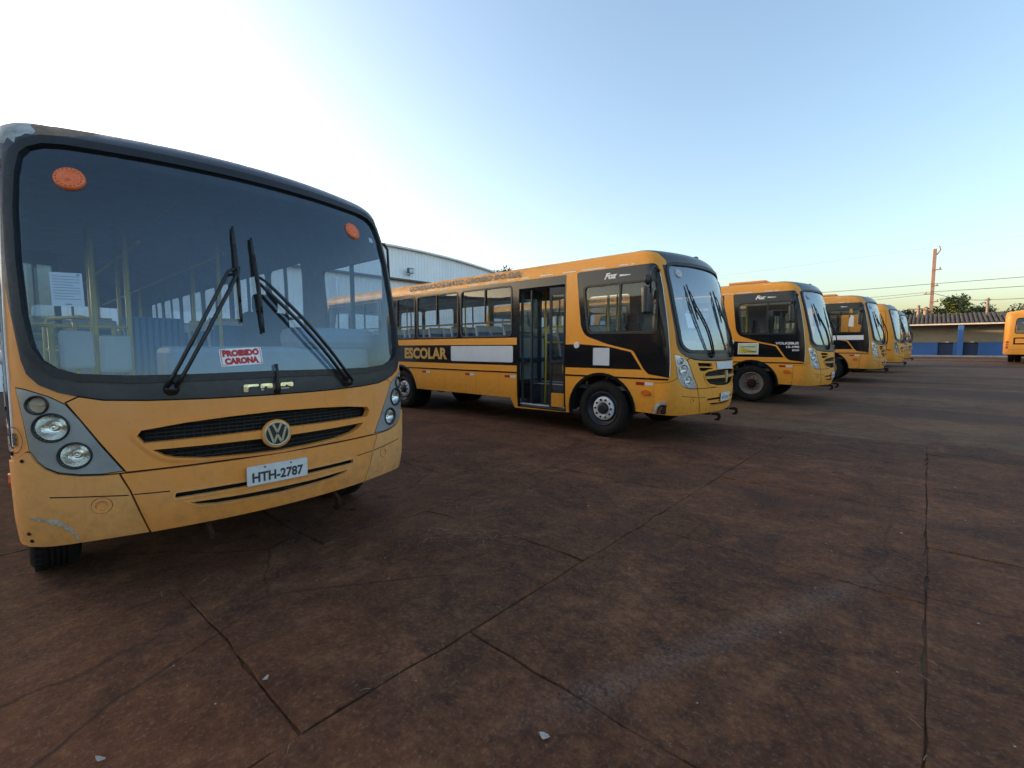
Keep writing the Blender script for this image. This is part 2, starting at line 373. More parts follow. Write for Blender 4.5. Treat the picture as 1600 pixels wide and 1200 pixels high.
xs = sorted(set([-1500, -700, -300, -150, -80, -50, -35, -25, -20]+[round(SX0-.3+i*.55, 3) for i in range(38)]+[6, 8, 11, 15, 20, 30, 50, 90, 200, 500, 1500]))
ys = sorted(set([-1500, -600, -200, -80, -40, -20, -12]+[round(SY0-.3+i*.55, 3) for i in range(31)]+[11, 12.5, 14, 16, 18, 21, 24, 27, 30, 33, 38, 45, 57, 80, 120, 250, 600, 1500, 2500]))
V = []; Fc = []
for y in ys:
    for x in xs:
        k = sm((x-SX0)/.4+.3)*sm((SX1-x)/.4+.3)*sm((y-SY0)/.4+.3)*sm((SY1-.1-y)/.5)
        V.append((x, y, G(x, y)-.015*k))
nx = len(xs)
for j in range(len(ys)-1):
    for i in range(nx-1): Fc.append((j*nx+i, j*nx+i+1, (j+1)*nx+i+1, (j+1)*nx+i))
ground = tag(link('ground', raw_mesh('ground', V, Fc, [M['earth']], smooth=True)), kind='structure')
pav = tag(empty('pavement', (0, 0, 0)), kind='structure')
XJ = [.07+1.8*k for k in range(-9, 3)]
def jit(a, b, seed):
    return (math.sin(a*5.1+b*3.7+seed)+.6*math.sin(a*13.7-b*9.1+seed*2.1)+.5*math.sin(a*31+b*27+seed*.7))*.0030
for i in range(len(XJ)-1):
    x0, x1 = XJ[i], XJ[i+1]
    off = {8: 1.58, 7: .70, 9: .65, 6: 1.67}.get(i, (.4+1.13*i) % 1.98)
    y = SY0 + (off-SY0) % 1.98 - 1.98
    while y < SY1-.4:
        y0, y1 = y, min(y+1.98, SY1 if (SY1-y-1.98) > .5 else SY1); y += 1.98
        if y0 < SY0-.01: continue
        if y1 > SY1-.5: y1 = SY1+.25*math.sin(i*2.3)
        g = .0012; P = []
        n = 12
        def edge(ax, ay, bx, by, nxn, nyn, sd):
            for k in range(n):
                f_ = k/n; px, py = ax+(bx-ax)*f_, ay+(by-ay)*f_; j_ = jit(px, py, sd)+random.uniform(-.003, .003)+random.choice([0, 0, 0, 0, 0, .010, .02])*random.random()
                P.append((px+nxn*(g+j_ if nxn else 0), py+nyn*(g+j_ if nyn else 0)))
        edge(x0, y0, x1, y0, 0, 1, 1.0); edge(x1, y0, x1, y1, -1, 0, 2.0); edge(x1, y1, x0, y1, 0, -1, 3.0); edge(x0, y1, x0, y0, 1, 0, 4.0)
        for q in (0, n, 2*n, 3*n):
            cx, cy = (x0+x1)/2, (y0+y1)/2; a_ = P[q]; k_ = random.uniform(.001, .012); P[q] = (a_[0]+(cx-a_[0])*k_, a_[1]+(cy-a_[1])*k_)
        dz = random.uniform(-.004, .004); tx, ty = random.uniform(-.003, .003), random.uniform(-.003, .003); cx, cy = (x0+x1)/2, (y0+y1)/2
        def hz(px, py): return G(px, py)+dz+tx*(px-cx)+ty*(py-cy)
        N = len(P); top = [(cx+(px-cx)*.9965, cy+(py-cy)*.9965) for px, py in P]
        inner = [(cx+(px-cx)*.5, cy+(py-cy)*.5) for px, py in P[::3]]
        Vs = [(px, py, hz(px, py)-.07) for px, py in P]+[(px, py, hz(px, py)-.004-random.random()*.004) for px, py in P]+[(px, py, hz(px, py)) for px, py in top]
        Fs = [(k, (k+1) % N, N+(k+1) % N, N+k) for k in range(N)]+[(N+k, N+(k+1) % N, 2*N+(k+1) % N, 2*N+k) for k in range(N)]
        b0 = len(Vs); Vs += [(px, py, hz(px, py)) for px, py in inner]; n3 = len(inner)
        for q in range(n3):
            o_ = [2*N+(3*q+e) % N for e in range(4)]
            Fs += [(o_[0], o_[1], b0+q), (o_[1], o_[2], b0+(q+1) % n3, b0+q), (o_[2], o_[3], b0+(q+1) % n3)]
        Vs.append((cx, cy, hz(cx, cy))); Fs += [(b0+q, b0+(q+1) % n3, len(Vs)-1) for q in range(n3)]
        link('slab', raw_mesh('slab', Vs, Fs, [M['slab']], smooth=False), pav)

# ------------------------------------------------------------------ warehouse behind the row
M['sheet'] = simple('galvanised_sheet', (.88, .92, .95), .5, metal=.0, var=.06, scale=.6, dirt=(.78, .79, .80), dirt_amt=.5)
M['sheet2'] = simple('white_sheet', (.88, .90, .92), .5, var=.1, scale=.5, dirt=(.6, .55, .5), dirt_amt=.4)
M['trim'] = simple('dark_trim', (.10, .11, .12), .6)
WX = -25.0; WY0, WY1, WC = -6.0, 39.0, 17.0
def arch(y): return 7.76-.0070*(y-WC)**2
wh = tag(empty('warehouse', (WX, WC, 0)), 'large pale metal warehouse with an arched corrugated gable behind the buses', 'warehouse')
def ribbed(y0, y1, z0, zt, xf, mset, name, parent, rib=.25, dep=.022):
    n = max(1, round((y1-y0)/rib)); pts = []
    for k in range(n):
        a = y0+(y1-y0)*k/n; r_ = (y1-y0)/n
        pts += [(a+.0008 if k == 0 else a, 0), (a+r_*.45, 0), (a+r_*.58, dep), (a+r_*.86, dep)]
    pts.append((y1-.0008, 0)); V = []; Fc = []
    for yy, d in pts: V += [(xf+d-WX, yy-WC, z0), (xf+d-WX, yy-WC, zt(yy) if callable(zt) else zt)]
    for k in range(len(pts)-1): Fc.append((2*k, 2*k+2, 2*k+3, 2*k+1))
    return link(name, raw_mesh(name, V, Fc, [mset], smooth=False), parent)
for k in range(int(WY1-WY0)):
    y0 = WY0+k
    ribbed(y0, y0+1, 5.86, lambda yy: arch(yy)-.02, WX, M['sheet'], 'wall_panel', wh)
    ribbed(y0, y0+1, -.1, 5.80, WX-.22, M['sheet2'], 'wall_panel', wh)
MB().box((0-.06, 16.5-WC, 5.84), (.36, WY1-WY0, .09)).build('ledge', M['trim'], wh)
V = []; Fc = []; N = 40
for k in range(N+1):
    yy = WY0+(WY1-WY0)*k/N
    for xx in (.25, -70): V.append((xx, yy-WC, arch(yy)+.0))
    for xx in (.25, -70): V.append((xx, yy-WC, arch(yy)+.10))
for k in range(N):
    a = 4*k; Fc += [(a, a+4, a+5, a+1), (a+2, a+3, a+7, a+6), (a, a+2, a+6, a+4), (a+1, a+5, a+7, a+3)]
link('roof', raw_mesh('roof', V, Fc, [M['sheet']], smooth=False), wh)
MB().box((-69.8, 16.5-WC, 2.2), (.1, WY1-WY0-.3, 4.4)).build('rear_wall', M['sheet2'], wh)
MB().box((-.6, 16.5-WC, 2.9), (.06, WY1-WY0-.3, 5.7)).build('inner_lining', M['trim'], wh)
for yy in (WY0+.05, WY1-.05): MB().box((-35, yy-WC, arch(yy)/2), (69.4, .1, arch(yy)-.06)).build('side_wall', M['sheet2'], wh)
MB().tube([(.09, 12.9-WC, 5.5), (.09, 12.9-WC, 0)], .06).build('downpipe', M['sheet2'], wh)
for y0, y1 in ((-40.0, WY0-.15), (WY1+.15, 63.0)):       # unseen flat-roofed blocks added at either end to keep sun off the yard
    k = y0
    while k < y1-.01:
        ribbed(k, min(k+1, y1), -.1, 6.0, WX-.3, M['sheet2'], 'sun_block_panel', wh); k += 1
    MB().box((-12.2, (y0+y1)/2-WC, 6.1), (24.6, y1-y0, .18)).build('sun_block_roof', M['sheet'], wh)
    MB().box((-24.3, (y0+y1)/2-WC, 2.9), (.1, y1-y0-.1, 6.0)).build('sun_block_wall', M['sheet2'], wh)
fl = tag(empty('floodlight', (WX+.05, 17.75, 6.35)), 'small dark floodlight fixed high on the metal warehouse gable', 'floodlight')
MB().box((.3, 0, .05), (.22, .42, .32), bev=.03).build('lamp_housing', M['trim'], fl)
MB().box((.425, 0, .03), (.02, .34, .24)).build('lens', M['label_blue'], fl)
MB().tube([(0, 0, -.22), (.2, 0, -.22), (.28, 0, -.1)], .025).build('bracket', M['trim'], fl)

# ------------------------------------------------------------------ low tiled building across the yard
M['beige'] = simple('beige_render', (.21, .19, .14), .85, var=.12, scale=.8, dirt=(.2, .17, .13), dirt_amt=.4)
M['bluewall'] = simple('blue_paint', (.024, .105, .33), .6, var=.12, scale=1.2, dirt=(.05, .10, .2))
M['bluedoor'] = simple('dark_blue_gate', (.014, .034, .085), .6)
M['tile'] = simple('weathered_clay_tile', (.058, .054, .050), .8, var=.4, scale=3, dirt=(.035, .03, .028), dirt_amt=.7)
M['fascia'] = simple('white_fascia', (.55, .55, .54), .6, var=.1)
M['kerb'] = simple('kerb_concrete', (.36, .34, .32), .85, var=.2, scale=3)
M['kerb_red'] = simple('earthy_kerb', (.26, .17, .13), .9, var=.2, scale=3)
BY, BX0, BX1, BZ = 57.0, -9.0, 22.0, .78
lb = tag(empty('low_building', (BX0, BY, BZ)), 'long low building with blue lower walls and a ribbed tile roof', 'building')
L_ = BX1-BX0
MB().box((L_/2, 1.6, 2.15), (L_, .2, 1.8)).build('upper_wall', M['beige'], lb)
gates = [(9.69, 10.73), (11.36, 12.35), (4.2, 5.25), (18.5, 19.5), (24.3, 25.3)]
xx = 0
for a, b_ in sorted(gates)+[(L_, L_)]:
    if a > xx: MB().box(((xx+a)/2, 1.58, .62), (a-xx, .24, 1.24)).build('blue_dado', M['bluewall'], lb)
    xx = b_
for a, b_ in gates:
    g_ = MB().box(((a+b_)/2, 1.72, .60), (b_-a, .06, 1.2)).build('gate', M['bluedoor'], lb)
    MB().box(((a+b_)/2, 1.675, .6), (.04, .03, 1.1)).build('gate_rail', M['bluedoor'], g_)
    MB().box(((a+b_)/2+.1, 1.46, 1.27), (.24, .08, .1), bev=.02).build('wall_lamp', M['fascia'], lb)
for px in (2.0, 11.13, 20.3, 29.5): MB().box((px, .25, 1.40), (.38, .40, 2.8), bev=.02).build('pillar', M['bluewall'], lb)
MB().box((L_/2, -.05, 2.86), (L_+.6, .14, .13)).build('fascia', M['fascia'], lb)
MB().box((L_/2, .9, .01), (L_+.4, 3.0, .12)).build('plinth', M['kerb'], lb)
MB().box((L_/2, 4.2, 1.5), (L_, .2, 3.0)).build('rear_wall', M['beige'], lb)
# roof: columns of tiles with a rounded ridge, stepped by course, one slope up from the eave to the ridge
V = []; Fc = []; sp = .30; nc = int((L_+.8)/sp); courses = 9
for c_ in range(nc):
    for k in range(courses):
        b0 = len(V); xa = -.4+c_*sp
        for f_, lift in ((k/courses, .045), ((k+1)/courses+.008, .0)):
            yy = -.25+f_*4.5; zz = 2.92+f_*1.05
            for u, hh in ((0, 0), (.25, .0), (.36, .065), (.62, .085), (.88, .065), (1.0, 0)): V.append((xa+u*sp, yy, zz+hh+lift+random.uniform(-.006, .006)))
        for q in range(5): Fc.append((b0+q, b0+q+1, b0+7+q, b0+6+q))
        Fc.append((b0+5, b0+4, b0+3, b0+2, b0+1, b0))
rf = link('roof', raw_mesh('roof', V, Fc, [M['tile']], smooth=False), lb)
tag(rf, kind='stuff')
MB().box((L_/2, 2.0, 3.27), (L_, 4.0, .06), rot=Matrix.Rotation(math.atan2(1.05, 4.5), 3, 'X')).build('roof_deck', M['tile'], lb)
kb = tag(link('kerb', MB().box((8, 55.3, .76), (44, .25, .22)).mesh('kerb', [M['kerb']])), kind='structure')
kb2 = tag(link('kerb', MB().box((8, 45.2, .66), (44, .4, .10)).mesh('kerb', [M['kerb_red']])), kind='structure')

# ------------------------------------------------------------------ poles and cables
M['pole'] = simple('pinkish_concrete', (.23, .15, .125), .8, var=.15, scale=2)
M['wood'] = simple('grey_timber', (.20, .15, .12), .85, var=.2)
M['cable'] = simple('cable_black', (.02, .02, .022), .6)
M['porcelain'] = simple('insulator', (.22, .16, .13), .3)
PX, PY = .05, 64.0; PZ = G(PX, PY)
pl = tag(empty('utility_pole', (PX, PY, PZ)), 'tall pinkish concrete utility pole rising behind the tiled roof', 'utility pole')
MB().box((0, 0, 5.35), (.29, .25, 10.7), bev=.02).build('shaft', M['pole'], pl)
MB().box((0, 0, 10.72), (.30, .24, .16)).build('cap', M['fascia'], pl)
a_ = MB().tube([(.15, 0, 10.1), (.42, -.1, 10.55), (.30, -.1, 10.95)], .05).build('top_bracket', M['wood'], pl)
for k, (z_, x_) in enumerate([(6.2, -.5), (4.6, -.35), (7.0, .3), (8.6, .45), (5.4, .4)]):
    ar = MB().box((x_/2, -.15, z_), (abs(x_)+.3, .1, .1)).build('bracket', M['wood'], pl)
    MB().lathe([(.0, -.02), (.09, 0), (.05, .06), (.09, .12), (.04, .18), (0, .2)], 10, M=Matrix.Translation((x_, -.15, z_+.05))).build('insulator', M['porcelain'], ar)
MB().lathe([(0, -.3), (.2, -.3), (.2, .3), (0, .3)], 12, M=Matrix.Translation((-.38, -.1, 4.2))).build('transformer', M['wood'], pl)
p2 = tag(empty('utility_pole', (4.35, 68, G(4.35, 68))), 'thin dark timber pole above the roof near the right edge', 'utility pole')
MB().tube([(0, 0, 0), (0, 0, 5.8)], [.14, .11], 10).build('shaft', M['wood'], p2); MB().box((0, 0, 5.6), (.5, .1, .1)).build('crossarm', M['wood'], p2)
p3 = tag(empty('utility_pole', (-.95, 67, G(-.95, 67))), 'short pale pole with a crossarm left of the tall pole', 'utility pole')
MB().tube([(0, 0, 0), (0, 0, 5.3)], [.17, .13], 10).build('shaft', M['pole'], p3); MB().box((-.1, 0, 4.9), (1.5, .12, .14)).build('crossarm', M['wood'], p3)
def cable(a, b, sag, r, label):
    P = [(a[0]+(b[0]-a[0])*k/16, a[1]+(b[1]-a[1])*k/16, a[2]+(b[2]-a[2])*k/16-sag*4*(k/16)*(1-k/16)) for k in range(17)]
    o = MB().tube(P, r, 5).build('power_cable', [M['cable']]); tag(o, label, 'cable', 'overhead cables at the pole')
cable((PX, PY-.2, PZ+7.2), (-34, 68, 8.7), .25, .024, 'dark cable running left from the middle of the tall pole, uppermost there')
cable((PX, PY-.2, PZ+7.2), (40, 62, 8.9), .2, .024, 'dark cable running right from the tall pole, uppermost of that side')
cable((PX, PY-.2, PZ+6.4), (-34, 69, 7.2), .3, .017, 'thin middle cable running left from the tall pole')
cable((PX, PY-.2, PZ+6.2), (-34, 70, 6.3), .3, .016, 'thin lower cable running left from the tall pole')
cable((PX, PY-.2, PZ+6.4), (40, 62, 8.0), .25, .024, 'dark cable running right, second below the top one')
cable((PX, PY-.2, PZ+6.3), (4.35, 68, G(4.35, 68)+5.6), .25, .024, 'short slack cable between the tall pole and the thin dark pole')
cable((4.35, 68, G(4.35, 68)+5.6), (40, 66, 6.6), .2, .024, 'cable running right from the thin dark pole')
cable((PX+.3, PY-.2, PZ+10.9), (-40, 66, 11.2), .3, .005, 'faint high cable running left from the top of the tall pole')
cable((PX+.3, PY-.2, PZ+10.9), (40, 62, 13.4), .3, .005, 'faint high cable running right from the top of the tall pole')

# ------------------------------------------------------------------ trees
M['bark'] = simple('bark', (.10, .075, .055), .9, var=.3, scale=4, bump=.4)
def leafmat(name, a, b_):
    m, t, b = mat(name); oi = t.new('ShaderNodeNewGeometry').outputs['Random Per Island']
    t.lk(t.ramp(oi, [(0, a), (.6, [(x+y)/2 for x, y in zip(a, b_)]), (1, b_)]), b.inputs['Base Color']); b.inputs['Roughness'].default_value = .6; b.inputs['Specular IOR Level'].default_value = .3
    return m
M['leaf1'] = leafmat('leaf_warm_green', (.045, .075, .018), (.12, .13, .035)); M['leaf2'] = leafmat('leaf_dark_green', (.022, .045, .018), (.05, .075, .03))
def tree(x, y, h_, rad, leaf, label, nclump=26, leaves=90, sz=.28, seed=0, low=.35):
    rng = random.Random(seed); z0 = G(x, y)
    t = tag(empty('tree', (x, y, z0)), label, 'tree', 'trees beyond the yard')
    mb = MB(); mb.tube([(0, 0, -.1), (.1, .05, h_*.25), (.0, .1, h_*.55), (.1, 0, h_*.8)], [h_*.035, h_*.028, h_*.02, h_*.008], 8)
    cl = []
    for k in range(nclump):
        a = rng.uniform(0, 2*math.pi); rr = rad*math.sqrt(rng.random())*.85; zz = h_*(low+(1-low)*rng.random()**.8)
        fit = math.sqrt(max(.08, 1-((zz/h_-.5*(1+low))/(.55*(1-low)))**2)); cl.append((rr*fit*math.cos(a), rr*fit*math.sin(a), zz*.93, rad*rng.uniform(.20, .38)))
        if k % 3 == 0: mb.tube([(0.05, .05, h_*.4+.3*(zz-h_*.4)*.5), (cl[-1][0]*.5, cl[-1][1]*.5, zz*.8), cl[-1][:3]], [h_*.012, h_*.008, h_*.003], 5)
    mb.build('trunk', [M['bark']], t)
    V = []; Fc = []
    for cx, cy, cz, cr in cl:
        for _ in range(leaves):
            d = Vector((rng.gauss(0, 1), rng.gauss(0, 1), rng.gauss(0, .8))).normalized()*cr*rng.uniform(.45, 1.08)
            p = Vector((cx, cy, cz))+d; u = Vector((rng.gauss(0, 1), rng.gauss(0, 1), rng.gauss(0, 1))).normalized(); v = u.orthogonal().normalized(); s_ = sz*rng.uniform(.6, 1.3)
            b0 = len(V); V += [p-u*s_*.5, p+v*s_*.25, p+u*s_*.5, p-v*s_*.25]; Fc.append((b0, b0+1, b0+2, b0+3))
    link('crown', raw_mesh('crown', V, Fc, [leaf], smooth=False), t)
tree(1.6, 72, 6.5, 2.6, M['leaf1'], 'sunlit bushy green tree right behind the tall concrete pole', 40, 110, .34, 1)
tree(3.9, 74, 5.5, 2.1, M['leaf1'], 'rounded green tree sloping down right of the tall pole', 34, 100, .34, 2)
tree(-4.2, 72, 5.9, 1.6, M['leaf2'], 'dark flat topped tree above the farthest parked buses', 24, 90, .34, 3, .5)
tree(-2.4, 74, 5.2, 1.9, M['leaf2'], 'low dark tree behind the short pale pole', 26, 90, .34, 4, .4)
tree(9.0, 80, 5.7, 3.4, M['leaf2'], 'wide dark tree above the roof by the right edge', 46, 110, .38, 5, .3)
tree(15.0, 82, 5.9, 4.2, M['leaf2'], 'dark tree cut by the right edge of the photo', 46, 100, .38, 6, .3)
tree(-58, 62, 15.2, 4.5, M['leaf2'], 'small distant treetop showing over the roof of the second bus', 30, 90, .5, 8, .4)

# ------------------------------------------------------------------ bus shell: one smooth skin addressed by s (along the girth) and t (up the side and over the roof)
exec_surface = None
HW = 1.29; LEN = 11.6
def _ring():
    P = []
    for y in np.linspace(0, 1.03, 30): P.append((-y*y/5.6, y))
    x0, y0 = P[-1]; sl_ = -2*y0/5.6
    p0 = np.array([x0, y0]); p3 = np.array([x0-.29, HW]); p1 = p0+np.array([sl_, 1])*.17; p2 = p3+np.array([.19, 0])
    for q in np.linspace(0, 1, 16)[1:]: P.append(tuple((1-q)**3*p0+3*q*(1-q)**2*p1+3*q*q*(1-q)*p2+q**3*p3))
    xr = -LEN; P.append((xr+.45, HW)); p0 = np.array([xr+.45, HW]); p3 = np.array([xr+.04, HW-.42])
    for q in np.linspace(0, 1, 16)[1:]: P.append(tuple((1-q)**3*p0+3*q*(1-q)**2*(p0+[-.26, 0])+3*q*q*(1-q)*(p3+[-.0, .26])+q**3*p3))
    P.append((xr, 0)); P = np.array(P); d = np.r_[0, np.cumsum(np.hypot(*np.diff(P, axis=0).T))]
    return d, P
RS, RP = _ring(); _i = int(np.argmax(RP[:, 1] >= HW-1e-6)); SCn = RS[_i]; XCn = RP[_i][0]; STOT = RS[-1]
_T = []
for z, w_, rf_, rr_ in [(.25, 1.245, .09, .03), (.40, 1.25, .07, .02), (.50, 1.262, .035, .01), (.62, 1.272, .01, 0), (.8, 1.275, 0, 0), (1.2, 1.275, 0, 0), (1.35, 1.275, .005, 0), (1.55, 1.275, .025, 0), (1.75, 1.275, .055, 0), (2.07, 1.275, .13, .0), (2.42, 1.273, .215, .03), (2.6, 1.269, .27, .06), (2.78, 1.262, .34, .10)]:
    _T.append((z, z, w_, rf_, rr_))
AZ = .88*math.pi/2
for i in range(1, 11):
    k = i/10; a = k*AZ
    _T.append((2.78+.27*k, 2.78+.23*math.sin(a)/math.sin(AZ), 1.262-.118*(1-math.cos(a))/(1-math.cos(AZ)), .34+.22*k**1.6, .10+.22*k**1.5))
for i in range(1, 13):
    k = i/12; _T.append((3.05+1.13*k, 3.01+.12*(1-(1-k)**2), 1.144*(1-k), .56+.45*k**.75, .32+.35*k))
TT = np.array(_T); TT[:, 2] *= HW/1.275; TMAX = TT[-1, 0]
def smn(x): x = np.clip(x, 0, 1); return x*x*(3-2*x)
def surf(s, t):
    s = np.asarray(s, float); t = np.asarray(t, float); a = np.abs(s); sg = np.where(s < 0, -1., 1.)
    bx = np.interp(a, RS, RP[:, 0]); by = np.interp(a, RS, RP[:, 1])
    z = np.interp(t, TT[:, 0], TT[:, 1]); w_ = np.interp(t, TT[:, 0], TT[:, 2]); rf_ = np.interp(t, TT[:, 0], TT[:, 3]); rr_ = np.interp(t, TT[:, 0], TT[:, 4])
    rg = np.maximum(.8, 2.0*rf_); x = bx-rf_*smn((bx-(-.38-rg))/rg)+rr_*smn((-LEN+1.25-bx)/.9)
    return np.stack([x, by*w_/HW*sg, z], -1)
def snorm(s, t):
    e = 4e-3; s = np.asarray(s, float); t = np.minimum(np.asarray(t, float), TMAX-.03)
    a = surf(s+e, t)-surf(s-e, t); b = surf(s, np.minimum(t+e*2, TMAX))-surf(s, t-e*2); n = np.cross(a, b); n /= np.maximum(1e-9, np.linalg.norm(n, axis=-1, keepdims=True))
    return n
def SP(s, t, off=0.0):
    p = surf(s, t)+snorm(s, t)*off; return Vector(p)
def sx(x): return -(SCn+XCn-x)           # right side: position x behind the front -> s
def inpoly(C, P):
    x, y = C[:, 0], C[:, 1]; r = np.zeros(len(C), bool); n = len(P)
    mn = np.min(P, 0); mx = np.max(P, 0); idx = np.where((x >= mn[0]) & (x <= mx[0]) & (y >= mn[1]) & (y <= mx[1]))[0]
    if len(idx) == 0: return r
    x, y = x[idx], y[idx]; rr = np.zeros(len(idx), bool)
    for i in range(n):
        x1, y1 = P[i-1]; x2, y2 = P[i]
        if y1 == y2: continue
        c = ((y1 > y) != (y2 > y)) & (x < (x2-x1)*(y-y1)/(y2-y1)+x1); rr ^= c
    r[idx] = rr; return r
def densify(P):
    out = []
    for i in range(len(P)):
        a, b = np.array(P[i], float), np.array(P[(i+1) % len(P)], float); d = b-a; L = abs(d[0]); f_ = 0.0
        nz = max(1, math.ceil(abs(d[1])/.2)); marks = [k/nz for k in range(nz)]
        if L > 1e-6:
            while f_ < 1-1e-6:
                q = abs(a[0]+d[0]*f_); marks.append(f_); f_ += (.075 if q < 3.3 or q > STOT-1.9 else min(.5, max(.075, q-3.25)))/L
        marks = sorted(set(round(m_, 5) for m_ in marks)); keep = [0.0]
        for m_ in marks:
            if (m_-keep[-1])*max(L, abs(d[1])) > .02 and (1-m_)*max(L, abs(d[1])) > .02: keep.append(m_)
        out += [tuple(a+d*m_) for m_ in keep]
    return out
class Region:
    def __init__(s, key, m, poly, off=0.0, thick=.025): s.key = key; s.m = m; s.poly = poly; s.off = off; s.thick = thick
_rows = [.3, .4, .5, .62, .8, 1.0, 1.2, 1.35, 1.55, 1.75, 1.9, 2.07, 2.25, 2.42, 2.6, 2.7, 2.78]+[2.78+.27*k/8 for k in range(1, 9)]+[3.05+1.13*k/7 for k in range(1, 7)]
def paint(base, regions, parent_of, root, inner):
    """cut the skin along all outlines; each region key becomes one mesh with thickness. base: (key, mat, polygon)"""
    polys = [densify(base.poly)]+[densify(r.poly) for r in regions]
    P = []; E = []
    for q in polys:
        b = len(P); n = len(q); P += q; E += [(b+i, b+(i+1) % n) for i in range(n)]
    cols = [k*.085 for k in range(-19, 20)]+[sg*v for sg in (-1, 1) for v in list(np.arange(1.70, 3.3, .12))+list(np.arange(3.5, STOT-1.6, .7))]+[sg*(STOT-v) for sg in (-1, 1) for v in (.03, .3, .6, .8, .9, 1.0, 1.1, 1.2, 1.3, 1.45)]
    bp = np.array(polys[0])
    g = np.array([(c+random.uniform(-.004, .004), r) for c in cols for r in _rows]); g = g[inpoly(g, bp)]
    P += [tuple(x) for x in g]
    res = delaunay_2d_cdt([Vector(p) for p in P], E, [], 0, 1e-5)
    VV = np.array([(v.x, v.y) for v in res[0]]); TR = np.array([f for f in res[2] if len(f) == 3])
    C = VV[TR].mean(1)
    own = np.full(len(TR), -1); own[inpoly(C, bp)] = 0
    for i, r in enumerate(regions): own[inpoly(C, np.array(polys[i+1])) & (own >= 0)] = i+1
    S0 = surf(VV[:, 0], VV[:, 1]); N0 = snorm(VV[:, 0], VV[:, 1])
    allr = [base]+regions; groups = {}
    for ti, o in enumerate(own):
        if o < 0: continue
        r = allr[o]
        if r.key is None: continue
        groups.setdefault((r.key, r.off, r.thick), []).append((ti, r.m))
    bykey = {}
    for (key, off, thick), L in groups.items(): bykey.setdefault(key, []).append((off, thick, L))
    objs = {}
    for key, gl in bykey.items():
        Vt = []; Fc = []; mi = []; nor = []; mats = []
        def mid(m):
            if m not in mats: mats.append(m)
            return mats.index(m)
        for off, thick, L in gl:
            used = {}; edges = {}
            for ti, m in L:
                a = TR[ti]; k3 = []
                for v in a:
                    if v not in used: used[v] = len(Vt)//1; Vt.append(S0[v]+N0[v]*off); used[v] = len(Vt)-1
                    k3.append(used[v])
                # orientation: outward
                p0, p1, p2 = (np.array(Vt[q]) for q in k3)
                fn = np.cross(p1-p0, p2-p0); fl_ = np.dot(fn, N0[a].sum(0)) < 0
                ordr = (0, 2, 1) if fl_ else (0, 1, 2)
                Fc.append([k3[q] for q in ordr]); mi.append(mid(m)); nor += [N0[a[q]] for q in ordr]
                vs = [a[q] for q in ordr]
                for q in range(3): edges[(vs[q], vs[(q+1) % 3])] = m
            if thick > 0:
                base_i = {v: None for v in used}
                for v in used: Vt.append(S0[v]+N0[v]*(-thick)); base_i[v] = len(Vt)-1
                im = M['dark'] if key[0] in ('bumper', 'front_panel', 'bumper_corner', 'front_mask', 'headlight') else inner
                for ti, m in L:
                    a = TR[ti]; k3 = [base_i[v] for v in a]; p0, p1, p2 = (np.array(Vt[q]) for q in k3)
                    fl_ = np.dot(np.cross(p1-p0, p2-p0), N0[a].sum(0)) > 0; ordr = (0, 2, 1) if fl_ else (0, 1, 2)
                    Fc.append([k3[q] for q in ordr]); mi.append(mid(im)); nor += [-N0[a[q]] for q in ordr]
                for (a, b), m in edges.items():
                    if (b, a) in edges: continue
                    q4 = [used[b], used[a], base_i[a], base_i[b]]; p0, p1, p2 = (np.array(Vt[q]) for q in q4[:3])
                    n = np.cross(p1-p0, p2-p0); l_ = np.linalg.norm(n); n = n/l_ if l_ > 1e-12 else N0[a]
                    Fc.append(q4); mi.append(mid(m)); nor += [n]*4
        nm = key[0]; me = raw_mesh(nm, Vt, Fc, mats, mi, True, nor)
        objs[key] = (nm, me)
    out = {}
    def make(key):
        if key in out: return out[key]
        pk = parent_of.get(key); par = root
        if pk is not None and pk in objs: par = make(pk)
        nm, me = objs[key]; out[key] = link(nm, me, par); return out[key]
    for key in objs: make(key)
    return out
def on_skin(name, m, V, Fc, s0, t0, off, parent, rot=0.0, front=True):
    """flat print laid on the skin, its (u, v) measured from (s0, t0)"""
    c, sn = math.cos(rot), math.sin(rot); A = np.array(V) if len(V) else np.zeros((0, 2))
    u = s0+A[:, 0]*c-A[:, 1]*sn; v = t0+A[:, 0]*sn+A[:, 1]*c
    Pt = surf(u, v)+snorm(u, v)*off
    return link(name, raw_mesh(name, Pt, Fc, [m], smooth=False), parent)
def skin_patch(name, m, poly, off, parent, thick=.003):
    """small piece with thickness following the skin"""
    q = densify(poly); n = len(q); P = list(q); E = [(i, (i+1) % n) for i in range(n)]
    mn = np.min(q, 0); mx = np.max(q, 0)
    g = np.array([(x, y) for x in np.arange(mn[0]+.04, mx[0], .07) for y in np.arange(mn[1]+.05, mx[1], .1)]).reshape(-1, 2)
    if len(g): g = g[inpoly(g, np.array(grow(q, -.01)))]; P += [tuple(x) for x in g]
    res = delaunay_2d_cdt([Vector(p) for p in P], E, [], 0, 1e-6)
    VV = np.array([(v.x, v.y) for v in res[0]]); TR = np.array([f for f in res[2]]); C = VV[TR].mean(1); TR = TR[inpoly(C, np.array(q))]
    S0 = surf(VV[:, 0], VV[:, 1]); N0 = snorm(VV[:, 0], VV[:, 1]); Vt = list(S0+N0*off)+list(S0+N0*(off-thick)); k = len(VV); Fc = []; ed = set()
    for a in TR:
        a = list(a)
        if np.dot(np.cross(Vt[a[1]]-Vt[a[0]], Vt[a[2]]-Vt[a[0]]), N0[a[0]]) < 0: a.reverse()
        Fc.append(a); ed |= {(a[i], a[(i+1) % 3]) for i in range(3)}
    Fc += [(b, a, k+a, k+b) for a, b in ed if (b, a) not in ed]
    return link(name, raw_mesh(name, Vt, Fc, [m], smooth=False), parent)
